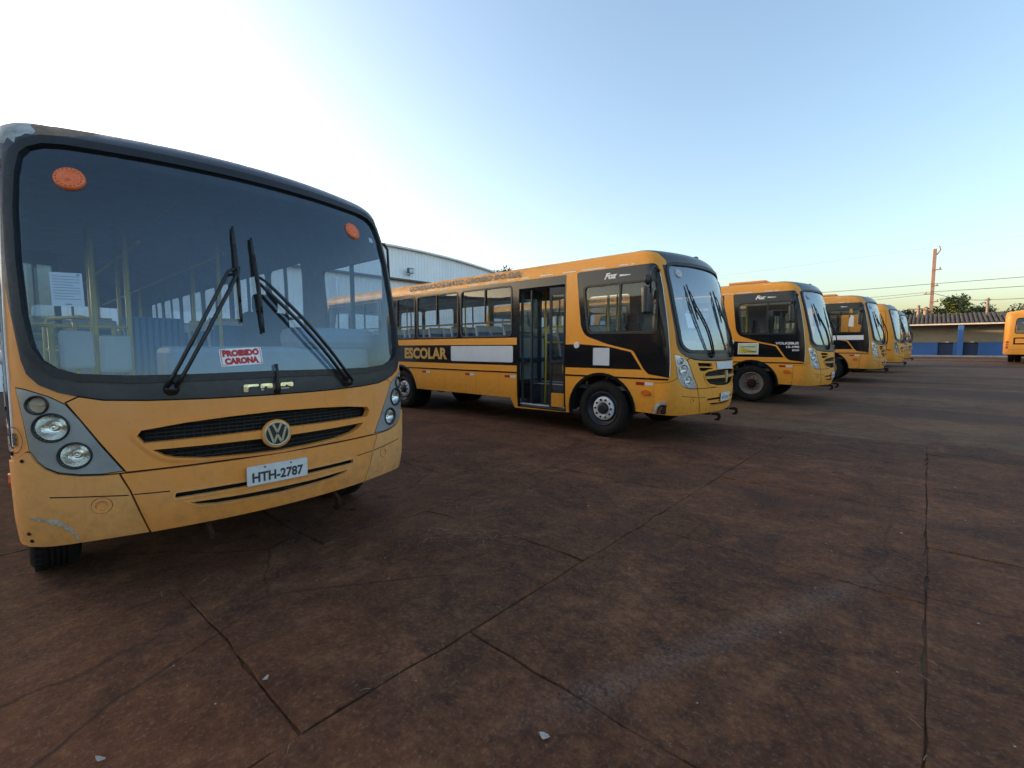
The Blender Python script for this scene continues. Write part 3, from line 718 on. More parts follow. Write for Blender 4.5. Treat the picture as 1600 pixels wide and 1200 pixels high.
def skin_frame(s, t, off=0.0):
    """matrix whose Z is the outward normal, X along +s, Y up the skin"""
    n = Vector(snorm(s, t)); x = Vector(surf(s+.01, t)-surf(s-.01, t)).normalized(); x = (x-n*x.dot(n)).normalized(); y = n.cross(x)
    m = Matrix((x, y, n)).transposed().to_4x4(); m.translation = SP(s, t, off); return m

def rough(P, amp, step=.012, seed=1):
    rg_ = random.Random(seed); out = []
    for i in range(len(P)):
        a, b = Vector(P[i]), Vector(P[(i+1) % len(P)]); n = max(1, int((b-a).length/step)); d = (b-a).normalized() if (b-a).length > 0 else Vector((1, 0)); nn = Vector((-d.y, d.x))
        for k in range(n): q = a+(b-a)*k/n+nn*rg_.gauss(0, amp)*(1 if k else .4); out.append((q.x, q.y))
    return out
def mirr(P): return [(-a, b) for a, b in P]
GLASS = [(0, 1.458), (.5, 1.458), (.98, 1.460), (1.06, 1.470), (1.125, 1.502), (1.168, 1.552), (1.188, 1.62), (1.193, 1.85), (1.188, 2.2), (1.175, 2.55), (1.155, 2.66), (1.11, 2.73), (1.02, 2.755), (.6, 2.768), (0, 2.772)]
GLASS = GLASS+[(-a, b) for a, b in reversed(GLASS[1:-1])]
GLASS1 = [(0, 1.456), (.5, 1.450), (.79, 1.451), (1.03, 1.468), (1.12, 1.500), (1.178, 1.548), (1.212, 1.62), (1.236, 1.80), (1.244, 2.1), (1.238, 2.4), (1.222, 2.62), (1.200, 2.74), (1.165, 2.785), (1.10, 2.812), (1.0, 2.822), (.5, 2.824), (0, 2.824)]
GLASS1 = GLASS1+[(-a, b) for a, b in reversed(GLASS1[1:-1])]
MASKB = [(0, 1.288), (.4, 1.290), (.72, 1.298), (.93, 1.312), (1.04, 1.338), (1.12, 1.364), (1.20, 1.41), (1.25, 1.47), (1.272, 1.55)]
HEADL = [(-1.318, 1.392), (-1.263, 1.382), (-1.166, 1.341), (-1.097, 1.293), (-1.039, 1.198), (-.955, 1.041), (-.862, .882), (-.963, .878), (-1.056, .888), (-1.147, .911), (-1.201, .945), (-1.238, .989), (-1.267, 1.042), (-1.285, 1.2)]
LAMPS = [(-1.218, 1.297, .046), (-1.165, 1.166, .075), (-1.071, .997, .070)]
def bus(v, loc, rz, label, name='school_bus', group='yellow school buses parked in the yard'):
    """v: options of this bus"""
    root = tag(empty(name, loc, rz), label, 'bus', group)
    Y = M[v.get('paint', 'yellow')]; BM = M[v.get('bumper', 'bumper')]; AX = v.get('axle', -1.56); dz = v.get('wheel_z', 0.0)
    plain = v.get('plain', False); regs = []; par = {}; RX = -7.29
    B = ('body',)
    def add(key, m, poly, off=0.0, thick=.025): regs.append(Region(key, m, poly, off, thick))
    # ---- outline of the skin
    bot = []
    right = [(-STOT, .52), (sx(-3.60), .52), (sx(-3.50), .33), (sx(-3.40), .33), (sx(-2.27), .35), (sx(-2.20), .36), (sx(-1.0), .49), (sx(-.62), .485), (-1.2, .475)]
    if plain: right = [(-STOT, .52), (sx(-.62), .485), (-1.2, .475)]
    left = [(1.2, .475), (-sx(-.62), .485), (STOT, .52)]
    base = Region(B, Y, right+left+[(STOT, TMAX-.002), (-STOT, TMAX-.002)])
    # roof tint and gutter
    add(B, M['roof_yellow'], [(-STOT, 3.05), (STOT, 3.05), (STOT, TMAX-.002), (-STOT, TMAX-.002)])
    x_end = -LEN+.6
    for sd in (-1, 1):
        def Q(P, sd=sd): return P if sd < 0 else mirr(P)
        # dashes of pale sealant on the gutter
        xx = -.9
        while xx > x_end:
            l_ = random.uniform(.1, .5); add(B, M['white_print'], Q(rect(sx(xx-l_), 2.792, sx(xx), 2.806)), .004); xx -= l_+random.uniform(.05, .35)
        door = sd < 0 and not plain
        add(B, M['black'], Q(rect(sx(x_end), 1.695, sx(-2.28), 2.765)), .002)                       # window band
        add(B, M['black'], Q([(sx(x_end), 1.16), (sx(-.83), 1.155), (sx(-1.02), 1.43), (sx(-1.46), 1.522), (sx(-1.95), 1.556), (sx(x_end), 1.56)]), .002)
        if not plain:
            add(B, M['black'], Q(rpoly([(sx(-2.06), 2.775), (sx(-1.96), 1.85), (sx(-1.87), 1.70), (sx(-1.44), 1.555), (sx(-.98), 1.455), (sx(-.80), 1.17), (sx(-.72), 1.09), (-1.385, 1.045), (-1.372, 1.64), (-1.305, 2.62), (-1.30, 2.775)], [.05, .12, .1, .05, .05, .03, .03, .02, 0, .1, .16])), .003)
            add(B, M['white_print'], Q([(-1.387, 1.06), (-1.378, 1.06), (-1.366, 1.64), (-1.300, 2.62), (-1.309, 2.62), (-1.375, 1.64)]), .006)
        add(B, M['black'], Q(rect(sx(x_end), 1.008, sx(-.40), 1.032)), .010)                         # rubbing strip
        # skirts and arches
        for cx in (AX, RX):
            a_ = [(sx(cx)+.60*math.cos(q), .44+.60*math.sin(q)) for q in np.linspace(-.35, math.pi+.35, 26)]
            a2 = [(sx(cx)+.645*math.cos(q), .44+.645*math.sin(q)) for q in np.linspace(-.35, math.pi+.35, 26)]
            if sd < 0 or True:
                add(B, M['black'], Q(a2+[(sx(cx)-.61, .2), (sx(cx)+.61, .2)]), .008)
                add(None, None, Q(a_+[(sx(cx)-.56, .2), (sx(cx)+.56, .2)]))
        # panel joints on the skirt
        for xx in (-3.9, -4.55, -5.6, -6.45, -8.3, -9.4): add(B, M['seam'], Q(rect(sx(xx)-.003, .53, sx(xx)+.003, 1.0)), -.004)
        add(B, M['seam'], Q(rect(sx(-.61)-.004, .49, sx(-.61)+.004, .97)), -.006)
        # side windows
        wins = [(-5.00, -3.57), (-6.55, -5.13), (-8.10, -6.68), (-9.65, -8.23), (-11.0, -9.78)]
        if sd > 0 or plain: wins = [(-3.45, -2.40)]+wins
        for i, (x0, x1) in enumerate(wins):
            k = ('window', sd, i); pk = ('pane', sd, i, 0); p2 = ('pane', sd, i, 1)
            add(k, M['rubber'], Q(rpoly(rect(sx(x0)-.03, 1.715, sx(x1)+.03, 2.705), .12)), .012)
            xm = (x0+x1)/2
            inner_ = rpoly(rect(sx(x0), 1.745, sx(x1), 2.675), .09)
            add(('lower_pane', sd, i), M['glass_side'], Q(rpoly(rect(sx(x0), 1.745, sx(x1), 1.985), [.09, .09, .01, .01])), -.012, 0)
            add(pk, M['glass_side'], Q(rpoly(rect(sx(x0), 2.02, sx(xm)-.012, 2.675), [.01, .01, .01, .09])), -.012, 0)
            add(p2, M['glass_side'], Q(rpoly(rect(sx(xm)+.012, 2.02, sx(x1), 2.675), [.01, .01, .09, .01])), -.016, 0)
            for q in (pk, p2, ('lower_pane', sd, i)): par[q] = k
        # driver's side window
        if not plain:
            k = ('front_side_window', sd)
            add(k, M['rubber'], Q(rpoly([(sx(-1.93), 2.54), (sx(-1.83), 1.73), (sx(-.55), 1.71), (-1.335, 2.54)], .1)), .012)
            add(('pane', sd, 'a'), M['glass_side'], Q(rpoly([(sx(-1.89), 2.505), (sx(-1.80), 1.765), (sx(-1.24), 1.765), (sx(-1.24), 2.505)], [.08, .08, .01, .01])), -.010, 0); par[('pane', sd, 'a')] = k
            add(('pane', sd, 'b'), M['glass_side'], Q(rpoly([(sx(-1.21), 2.505), (sx(-1.21), 1.765), (sx(-.60), 1.75), (-1.37, 2.505)], [.01, .01, .08, .08])), -.014, 0); par[('pane', sd, 'b')] = k
        elif v.get('cab'):
            k = ('cab_door', sd)
            add(k, M['seam'], Q(rpoly([(sx(-1.50), 2.72), (sx(-1.50), .72), (sx(-.52), .72), (sx(-.60), 1.6), (-1.36, 2.72)], .1)), .006)
            add(k, Y, Q(rpoly([(sx(-1.49), 2.71), (sx(-1.49), .73), (sx(-.53), .73), (sx(-.61), 1.6), (-1.37, 2.71)], .1)), .012)
            add(k, M['black'], Q(rpoly([(sx(-1.42), 1.52), (sx(-1.42), 1.02), (sx(-.60), 1.02), (sx(-.64), 1.52)], .04)), .016)
            add(('pane', sd, 'a'), M['glass_side'], Q(rpoly([(sx(-1.38), 2.58), (sx(-1.38), 1.66), (sx(-.66), 1.62), (sx(-.84), 2.58)], .12)), -.010, 0); par[('pane', sd, 'a')] = k
        # reflectors: red and white tape
        for xx in (-.92, -3.74, -4.9, -6.4, -8.6, -10.0):
            add(('reflector', sd, xx), M['red'], Q(rect(sx(xx)-.0, .915, sx(xx)+.14, .962)), .004, .01); add(('reflector', sd, xx), M['plate'], Q(rect(sx(xx)+.145, .915, sx(xx)+.285, .962)), .004, .01)
        add(('side_marker', sd), M['amber'], Q(circ(sx(-.75), .80, .075, 16, .045)), .022, .02)
    if not plain:
        add(B, M['black'], rpoly(rect(sx(-3.42), .36, sx(-2.28), 2.74), .0), .003)
        add(None, None, rect(sx(-3.37), .37, sx(-2.30), 2.61))
    # ---- front
    cs = v.get('cap_s', 1.14)
    add(('roof_cap',), M['cap'], [(-cs+.04, 2.70), (cs-.04, 2.70), (cs, 2.82), (cs+.07, 2.93), (cs+.22, 3.02), (cs+.30, 3.12), (cs+.25, 3.30), (-cs-.25, 3.30), (-cs-.30, 3.12), (-cs-.22, 3.02), (-cs-.07, 2.93), (-cs, 2.82)], .004, .03)
    if v.get('old_cap'):
        add(('roof_cap',), M['rust_paint'], rough([(-1.19, 2.87), (-1.10, 2.865), (-1.00, 2.885), (-.90, 2.93), (-.86, 3.0), (-.97, 3.06), (-1.1, 3.09), (-1.2, 3.0)], .010, .03, 4), .004, .03)
        add(('roof_cap',), M['peel'], rough([(-1.36, 2.76), (-1.31, 2.80), (-1.26, 2.83), (-1.23, 2.81), (-1.18, 2.86), (-1.15, 2.865), (-1.14, 2.89), (-1.18, 2.93), (-1.20, 2.99), (-1.27, 3.02), (-1.36, 2.97)], .009, .022, 5), .005, .03)
    mw = v.get('mask_w', 0.0)
    mo = [(-a, b) for a, b in reversed(MASKB)]+MASKB[1:]+[(1.265+mw, 2.0), (1.245+mw, 2.55), (1.22+mw, 2.75), (-1.22-mw, 2.75), (-1.245-mw, 2.55), (-1.265-mw, 2.0)]
    add(('front_mask',), M['mask'], mo, .006, .03)
    gk = ('windscreen',)
    add(('windscreen_seal',), M['rubber'], grow(v.get('glass_poly', GLASS), .046), .020, .03)
    add(gk, M[v.get('glass', 'glass')], v.get('glass_poly', GLASS), -.004, 0)
    # front panel between the lamps
    fp = [(-.845, .872), (-.955, 1.060), (-1.039, 1.212), (-1.092, 1.305), (-1.035, 1.336), (-.93, 1.310), (-.72, 1.296), (-.4, 1.288), (0, 1.286)]
    fp = fp+[(-a, b) for a, b in reversed(fp[:-1])]
    add(('front_panel',), M['seam'], grow(fp, .006 if v.get('front_style', 'A') == 'A' else .012), -.01); add(('front_panel',), M[v.get('front', 'yellow')], grow(fp, -.003), .006, .03)
    # headlights
    for sd in (-1, 1):
        h_ = HEADL if sd < 0 else mirr(HEADL)
        hk = ('headlight', sd); add(hk, M['seam'], grow(h_, .006), -.006); add(hk, M[v.get('housing', 'silver')], h_, .002, .03)
        for i, (a_, b_, r_) in enumerate(LAMPS): add(None, None, circ(a_*-sd, b_, r_, 24))
    # bumper
    bc = [(-.872, .866), (-.83, .76), (-.745, .46), (.745, .46), (.83, .76), (.872, .866)]
    co = [(-.878, .866), (-.835, .76), (-.75, .46), (-1.2, .46), (sx(-.615), .47), (sx(-.615), .955), (-1.40, .975), (-1.33, 1.005), (-1.283, 1.035), (-1.262, 1.03), (-1.235, .977), (-1.198, .933), (-1.146, .899), (-1.056, .877), (-.963, .868)]
    for sd in (-1, 1):
        p_ = co if sd < 0 else mirr(co); k = ('bumper_corner', sd)
        add(k, M['seam'], grow(p_, .005), -.008); add(k, BM, grow(p_, -.003), .012, .035)
        c_ = (-.966*-sd, .688); add(k, M['seam'], circ(*c_, .050, 20), .010, .03); add(k, BM, circ(*c_, .047, 20), .016, .03); add(k, BM, circ(*c_, .030, 20), .004, .03)
        ln = [(-.84, .726), (-1.19, .766), (-1.19, .774), (-.84, .734)]; add(k, M['seam'], ln if sd < 0 else mirr(ln), .009, .03)
    add(('bumper',), M['seam'], grow(bc, .005), -.008); add(('bumper',), M[v.get('bumper_mid', 'bumper')], grow(bc, -.003), .016, .004)
    for sd in (-1, 1):
        ln = [(-.815, .728), (-.64, .718), (-.64, .726), (-.815, .736)]; add(('bumper',), M['seam'], ln if sd < 0 else mirr(ln), .012, .03)
    s1 = rpoly([(-.612, .706), (-.618, .672), (.600, .672), (.594, .706)], .01); add(('bumper',), BM, grow(s1, .014), .022, .006); add(None, None, s1)
    s2 = [(-.545, .630), (-.25, .622), (.25, .622), (.545, .630), (.50, .606), (.40, .590), (0, .576), (-.40, .590), (-.50, .606)]; add(('bumper',), BM, grow(s2, .013), .022, .006); add(None, None, s2)
    # grille openings
    FK = ('front_panel',)
    if v.get('front_style', 'A') == 'A':
        up = [(-.785, 1.085), (-.762, 1.118), (-.54, 1.147), (-.3, 1.163), (0, 1.172)]; up = up+mirr(up[:-1])[::-1]+[(.755, 1.038), (.4, 1.040), (0, 1.046), (-.4, 1.040), (-.755, 1.038)]
        lo = [(-.715, .994), (-.4, .990), (0, .988), (.4, .990), (.715, .994), (.66, .950), (.60, .928), (.45, .903), (.2, .889), (0, .886), (-.2, .889), (-.45, .903), (-.60, .928), (-.66, .950)]
        lip = [(-.82, 1.08), (-.79, 1.14), (-.54, 1.175), (-.3, 1.19), (0, 1.20), (.3, 1.19), (.54, 1.175), (.79, 1.14), (.82, 1.08), (.74, .975), (.66, .91), (.47, .882), (0, .868), (-.47, .882), (-.66, .91), (-.74, .975)]
        add(FK, M[v.get('front', 'yellow')], rpoly(lip, .05), .012, .03)
        add(FK, M[v.get('front', 'yellow')], rpoly(grow(lip, -.012), .05), .018, .035)
        add(None, None, up); add(None, None, lo)
    else:
        for sd in (-1, 1):
            for z0, z1, a0, a1 in ((1.212, 1.268, -.875, -.48), (1.140, 1.194, -.835, -.455)):
                p_ = rpoly([(a0, z1), (a0+.03, z0), (a1, z0-.01), (a1-.02, z1-.015)], .01); add(None, None, p_ if sd < 0 else mirr(p_))
        ov = [(-.70, 1.09), (-.62, 1.125), (-.3, 1.148), (0, 1.154), (.3, 1.148), (.62, 1.125), (.70, 1.09), (.66, 1.0), (.56, .935), (.3, .895), (0, .885), (-.3, .895), (-.56, .935), (-.66, 1.0)]
        add(FK, M['yellow'], rpoly(grow(ov, .03), .04), .014, .008)
        u2 = [p_ for p_ in ov if p_[1] > 1.05]+[(.69, 1.052), (0, 1.052), (-.69, 1.052)]; l2 = [p_ for p_ in ov if p_[1] <= 1.001]+[(-.665, 1.012), (.665, 1.012)]
        l2 = [(-.665, 1.012), (.665, 1.012), (.66, 1.0), (.56, .935), (.3, .895), (0, .885), (-.3, .895), (-.56, .935), (-.66, 1.0)]
        add(FK, M['amber_ink'], [(-.69, 1.052), (.69, 1.052), (.665, 1.012), (-.665, 1.012)], .022, .03); add(None, None, u2); add(None, None, l2)
    # ---- rear
    if True:
        for sd in (-1, 1):
            e = STOT; a_ = -sd
            def QQ(P, sd=sd): return [(sd*(STOT-u), t_) for u, t_ in P]
            k = ('rear_window',); add(k, M['rubber'], QQ([(0, 1.72), (.78, 1.72), (.86, 1.80), (.82, 2.55), (.74, 2.63), (0, 2.65)]), .012); add(('rear_pane',), M['glass_side'], QQ([(0, 1.76), (.76, 1.76), (.82, 1.82), (.78, 2.53), (.72, 2.59), (0, 2.61)]), -.01, 0); par[('rear_pane',)] = k
            add(B, M['black'], QQ(rpoly([(-.0, 1.10), (.87, 1.10), (.87, 1.50), (0, 1.50)], .02)), .004); add(B, Y, QQ([(0, 1.17), (.80, 1.17), (.80, 1.43), (0, 1.43)]), .008)
            for z_, c_ in ((.92, 'red'), (1.08, 'amber'), (1.24, 'red')): add(('tail_light', sd, z_), M[c_], QQ(circ(1.12, z_, .07, 14)), .02, .02)
            add(B, M['seam'], QQ([(0, .80), (1.2, .80), (1.2, .806), (0, .806)]), -.004)
    ob = paint(base, regs, par, root, M['int_wall'])
    front = ob[('front_panel',)]; bump = ob[('bumper',)]; mask = ob[('front_mask',)]
    # ---- lamps
    for sd in (-1, 1):
        hl = ob[('headlight', sd)]
        for i, (a_, b_, r_) in enumerate(LAMPS):
            Mx = skin_frame(a_*-sd, b_)
            mb = MB(); mb.lathe([(r_+.010, .002), (r_+.007, .010), (r_+.001, .011), (r_-.001, -.01), (r_-.004, -.03)], 28, 0, Mx)
            mb.lathe([(r_-.004, -.012), (r_*.8, -.035), (r_*.5, -.055), (r_*.22, -.062), (r_*.2, -.03), (r_*.13, -.022), (.0005, -.02)], 28, 1, Mx)
            lp = mb.build('lamp', [M['rubber'] if v.get('housing', 'silver') == 'silver' else M['silver_new'], M['reflector'] if i or v.get('housing', 'silver') != 'silver' else M['lamp_amber']], hl)
            MB().lathe([(.0005, .012), (r_*.4, .010), (r_*.75, .004), (r_-.002, -.006)], 28, 0, Mx).build('lens', M['lens'], lp)
    # ---- behind the grille openings
    mb = MB(); fn = lambda u, z_, d: SP(u, z_, -d)
    for z0, z1 in ((.87, 1.28), (.56, .72)):
        us = np.linspace(-.88, .88, 19)
        for k in range(18): mb.add([SP(us[k], z0, -.07), SP(us[k+1], z0, -.07), SP(us[k+1], z1, -.07), SP(us[k], z1, -.07)], [(0, 1, 2, 3)])
    bk = mb.build('grille', [M['dark']], root)
    mb = MB()
    for z_ in (.91, .94, .97, 1.06, 1.085, 1.11, 1.135, .595, .615, .69): mb.tube([SP(u, z_, -.055) for u in np.linspace(-.84, .84, 15)], .006, 5)
    for u in np.linspace(-.8, .8, 33): mb.tube([SP(u, .9, -.06), SP(u, 1.15, -.06)], .003, 4)
    mb.build('grille_bars', [M['rubber']], bk)
    # ---- emblem
    if v.get('front_style', 'A') == 'A':
        Mx = skin_frame(-.02, 1.012, .018) @ Matrix.Scale(.93, 4); em = MB().lathe([(.0005, .012), (.088, .012), (.100, .018), (.106, .012), (.108, -.01)], 40, 0, Mx).build('emblem', [M[v.get('front', 'yellow')]], root)
        MB().lathe([(.079, .013), (.081, .019), (.094, .019), (.096, .013)], 40, 0, Mx).build('emblem_ring', [M['emblem']], em)
        MB().lathe([(.0005, .0135), (.080, .0135)], 40, 0, Mx).build('emblem_disc', [M['mask']], em)
        def stroke(mb, a, b, w_):
            a, b = Vector(a), Vector(b); d = (b-a).normalized(); n = Vector((-d.y, d.x))*w_/2
            mb.prism([tuple(a-n), tuple(b-n), tuple(b+n), tuple(a+n)], .010, .0195, lambda p, q, dd: Mx @ Vector((p, q, dd)))
        mb = MB(); wv = .0155
        stroke(mb, (-.030, .076), (.0, .012), wv); stroke(mb, (.030, .076), (0, .012), wv)
        mb.build('letter', [M['emblem']], em)
        mb = MB(); stroke(mb, (-.064, .050), (-.028, -.068), wv); stroke(mb, (-.028, -.068), (0, -.004), wv); stroke(mb, (0, -.004), (.028, -.068), wv); stroke(mb, (.028, -.068), (.064, .050), wv)
        mb.build('letter', [M['emblem']], em)
    else:
        Mx = skin_frame(.03, 1.03, .018); P2 = rpoly([(-.055, .07), (.0, .11), (.055, .07), (.05, -.02), (0, -.12), (-.05, -.02)], .03)
        em = MB().prism(P2, -.01, .012, lambda p, q, d: Mx @ Vector((p, q, d))).build('emblem', [M['amber_ink']], root)
        MB().prism([(-.03, .04), (.035, .06), (.04, -.02), (0, -.10), (.01, -.02)], .006, .016, lambda p, q, d: Mx @ Vector((p, q, d))).build('emblem_scar', [M['peel']], em)
    # ---- licence plate
    if v.get('plate'):
        pc = (v.get('plate_s', -.022), .742 if v.get('front_style', 'A') == 'A' else .708); Mx = skin_frame(*pc, .034)
        P2 = rpoly(rect(-.205, -.068, .205, .068), .012); pt = MB().prism(P2, -.004, .002, lambda p, q, d: Mx @ Vector((p, q, d))).build('licence_plate', [M['plate']], root)
        if v['plate'] == 'worn':          # too far to read: smudged dark strokes
            sm_ = MB(); rg_ = random.Random(11)
            for k in range(7):
                u0 = -.165+.047*k+(.012 if k > 2 else 0); z0 = -.05+rg_.uniform(0, .012); sm_.add([Mx @ Vector((u0+a*.030, z0+b*.062, .0035)) for a, b in ((0, 0), (.4, .1), (1, 0), (.8, .5), (1, 1), (.5, .8), (0, 1), (.25, .5))], [tuple(range(8))])
            sm_.build('worn_characters', [M['ink']], pt)
        else:
            V2, F2 = fit(v['plate'], .345, .072, .035)
            link('lettering', raw_mesh('lettering', [Mx @ Vector((a, b-.014, .0035)) for a, b in V2], F2, [M['ink']], smooth=False), pt)
        for q in (-.09, .085): MB().lathe([(.0005, .006), (.006, .005), (.007, .001)], 8, 0, Mx @ Matrix.Translation((q, .052, 0))).build('bolt', [M['ink']], pt)
    # ---- wipers
    for kw in v.get('wipers', []):
        (b0, b1), piv, els = kw
        wp = MB().lathe([(.0005, .05), (.028, .05), (.035, .03), (.045, .0)], 14, 0, skin_frame(*piv, .0)).build('wiper', [M['wiper']], root)
        hook_ = ((b0[0]*.55+b1[0]*.45), (b0[1]*.55+b1[1]*.45))
        for e, q in enumerate((-.030, .030)):
            a0 = (piv[0]+q*.8, piv[1]+.006); a1 = (els[0]+q*1.0, els[1])
            P3 = [SP(a0[0]+(a1[0]-a0[0])*f_, a0[1]+(a1[1]-a0[1])*f_, .045+.03*math.sin(f_*math.pi)) for f_ in np.linspace(0, 1, 12)]
            P3.append(SP(hook_[0]+q*.2, hook_[1]+q*.3, .05))
            MB().tube(P3, [.013]*11+[.010, .010], 6).build('arm', [M['wiper']], wp)
        P3 = [SP(b0[0]+(b1[0]-b0[0])*f_, b0[1]+(b1[1]-b0[1])*f_, .020) for f_ in np.linspace(0, 1, 12)]
        MB().tube(P3, [.008]+[.012]*10+[.008], 6).build('blade', [M['rubber']], wp)
        P3 = [SP(b0[0]+(b1[0]-b0[0])*f_, b0[1]+(b1[1]-b0[1])*f_, .036+.02*math.sin((f_-.2)/.6*math.pi)) for f_ in np.linspace(.2, .8, 9)]
        MB().tube(P3, .008, 6).build('blade_bridge', [M['wiper']], wp)
    # ---- warning flashers behind the glass
    for a_, b_ in v.get('flash', ((-.945, 2.635), (.945, 2.635))):
        Mx = skin_frame(a_, b_, -.004); fl_ = MB().lathe([(.076, -.004), (.074, .010), (.068, .016), (.05, .020), (.046, .013), (.024, .015), (.020, .022), (.0005, .024)], 32, 0, Mx)
        for k in range(18):
            q = 2*math.pi*k/18; fl_.lathe([(.0065, .014), (.005, .021), (.0005, .022)], 6, 1, Mx @ Matrix.Translation((.059*math.cos(q), .059*math.sin(q), 0)))
        fl_.build('warning_flasher', [M['flash'], M['amber']] if v.get('jump') else [M['flash_pale'], M['flash_pale']], root)
    # ---- side lettering
    if not plain:
        V2, F2 = fit('ESCOLAR', 1.61, .265, .045); xm = (-7.10-5.49)/2; on_skin('lettering', M['amber_ink'], V2, F2, sx(xm), 1.370, .005, ob[B])
        V2, F2 = fit('GOVERNO DE MATO GROSSO DO SUL', 3.57, .112, .05); on_skin('lettering', M['roof_ink'], V2, F2, sx(-5.115), 2.885, .006, ob[B])
        if not v.get('jump'): skin_patch('label', M['label_blue'], rpoly(rect(sx(-5.36), 1.212, sx(-3.52), 1.535), .04), .006, ob[B])
        V2, F2 = fit('Foz', .24, .10, .05, .4); on_skin('lettering', M['white_print'], V2, F2, sx(-1.40), 2.655, .007, ob[B])
        skin_patch('label_line', M['white_print'], [(sx(-1.24), 2.63), (sx(-1.02), 2.635), (sx(-1.02), 2.645), (sx(-1.24), 2.66)], .007, ob[B])
        if v.get('square'): skin_patch('label', M['label_blue'], rect(sx(-1.71), 1.205, sx(-1.40), 1.495), .007, ob[B])
        Mx = skin_frame(sx(-2.04), 1.54, 0); cp = MB().lathe([(.0005, .018), (.022, .018), (.026, .01), (.030, .022), (.052, .020), (.056, .0)], 20, 0, Mx).build('fuel_cap', [M['rim_white']], root)
    # ---- stickers and damage
    for nm, m_, poly in v.get('patches', []): skin_patch(nm, M[m_], poly, .0075 if nm != 'poster' else (.009 if m_ == 'poster' else .011), ob[B], .002)
    for nm, m_, poly, o_ in v.get('patches2', []): skin_patch(nm, M[m_], poly, o_, root)
    for txt, w_, h_, s_, t_, m_ in v.get('texts', []):
        V2, F2 = fit(txt, w_, h_, .04); on_skin('lettering', M[m_], V2, F2, s_, t_, .008, ob[B])
    # ---- wheels
    wh_ = v.get('wheel')
    for cx, dual in ((AX, False), (RX, True)):
        for sd in (-1, 1):
            wo_ = link('wheel', wh_['hub'], root, (cx, sd*(HW-.055), .475+dz)); wo_.rotation_euler = (0, 0, 0 if sd > 0 else math.pi)
            for nm, me in wh_['sub']: link(nm, me, wo_)
            if dual: link('inner_tyre', wh_['sub'][0][1], wo_, (0, -.30, 0))
    mb = MB()
    for cx in (AX, RX): mb.tube([(cx, -1.0, .475+dz), (cx, 1.0, .475+dz)], .075, 10).lathe([(.0005, -.2), (.16, -.12), (.18, 0), (.16, .12), (.0005, .2)], 12, 0, Matrix.Translation((cx, 0, .475+dz)) @ Matrix.Rotation(math.pi/2, 4, 'Y'))
    for yy in (-.45, .45): mb.box((-5.4, yy, .66), (10.2, .09, .2))
    for cx in (-4.3, -8.9): mb.box((cx, .2, .52), (1.1, .9, .3), bev=.04)
    mb.box((-4.3, 0, .62), (4.1, 1.5, .12)).box((-9.3, 0, .62), (2.9, 1.5, .14)); mb.build('chassis', [M['dark']], root)  # low plates added here to cut light bouncing under the bus
    # wheel housings
    for cx in (AX, RX):
        for sd in (-1, 1):
            P2 = [(cx+.61*math.cos(q), .44+.61*math.sin(q)) for q in np.linspace(0, math.pi, 15)]; V3 = []; F3 = []
            for a, b in P2: V3 += [(a, sd*(HW-.02), b), (a, sd*.55, b)]
            for k in range(14): F3.append((2*k, 2*k+1, 2*k+3, 2*k+2))
            link('wheel_housing', raw_mesh('wheel_housing', V3, F3, [M['dark']], smooth=True), root)
    # ---- tow hooks
    for sd in (-1, 1):
        hx = v.get('hook_x', .05); yy = .44*sd; zz = v.get('hook_z', .43); mb = MB(); mb.box((-.36, yy, zz+.03), (.6, .03, .06)); P2 = [(-.06, .035), (.03, .05), (.075, .03), (.085, -.03), (.06, -.075), (-.0, -.08), (-.01, -.055), (.03, -.045), (.04, -.015), (.02, .005), (-.06, .0)]
        mb.prism(P2, -.013, .013, lambda p, q, d, yy=yy, zz=zz: Vector((p-.03+hx, yy+d, zz+q))); mb.build('tow_hook', [M['rust']], root)
    # ---- roof hatch / air unit
    if v.get('hatch'):
        MB().box((-1.95, 0, 3.145), (.95, 1.1, .07), bev=.035).build('roof_hatch', [M['roof_yellow']], root)
    if v.get('marker', True): MB().box((-.62, .25, 3.05), (.06, .09, .05), bev=.01).build('marker_light', [M['mask']], root)
    # ---- mirrors
    for sd in (-1, 1) if v.get('mirrors', True) else ():
        ar = MB().tube([SP(1.30*sd, 2.66, .01), (-.62, sd*1.40, 2.70), (-.60, sd*1.50, 2.62), (-.62, sd*1.50, 2.30)], .014, 6).build('mirror', [M['wiper']], root)
        MB().box((-.66, sd*1.50, 2.20), (.09, .20, .40), bev=.03).build('mirror_head', [M['mask']], ar); MB().lathe([(.0005, .03), (.06, .025), (.085, 0), (.06, -.02), (.0005, -.025)], 16, 0, Matrix.Translation((-.66, sd*1.50, 2.50)) @ Matrix.Rotation(math.pi/2, 4, 'Y')).build('round_mirror', [M['mask']], ar)
        MB().box((-.708, sd*1.50, 2.20), (.006, .17, .36)).build('mirror_glass', [M['chrome']], ar)
    # ---- interior
    mb = MB(); mb.box((-7.35, 0, .83), (7.9, 2.42, .06)).box((-1.40, 0, .83), (1.75, 2.42, .06)).box((-2.84, .36, .83), (1.13, 1.66, .06)); mb.build('floor', [M['int_floor']], root)
    if not plain:
        mb = MB(); mb.box((-2.84, -1.06, .40), (1.10, .36, .05)).box((-2.84, -.80, .60), (1.10, .20, .40)).box((-2.84, -.62, .74), (1.10, .22, .18)); st = mb.build('steps', [M['int_floor']], root)
        MB().box((-2.84, -1.23, .425), (1.06, .03, .02)).box((-2.84, -.905, .803), (1.06, .025, .02)).box((-2.84, -.735, .835), (1.06, .025, .02)).build('step_edge', [M['step']], st)
        # folded door leaves
        for x0, x1, y1, ylw in ((-3.36, -3.20, -.98, False), (-3.20, -3.03, -1.22, False), (-2.66, -2.50, -1.0, True), (-2.48, -2.31, -1.24, True)):
            pass
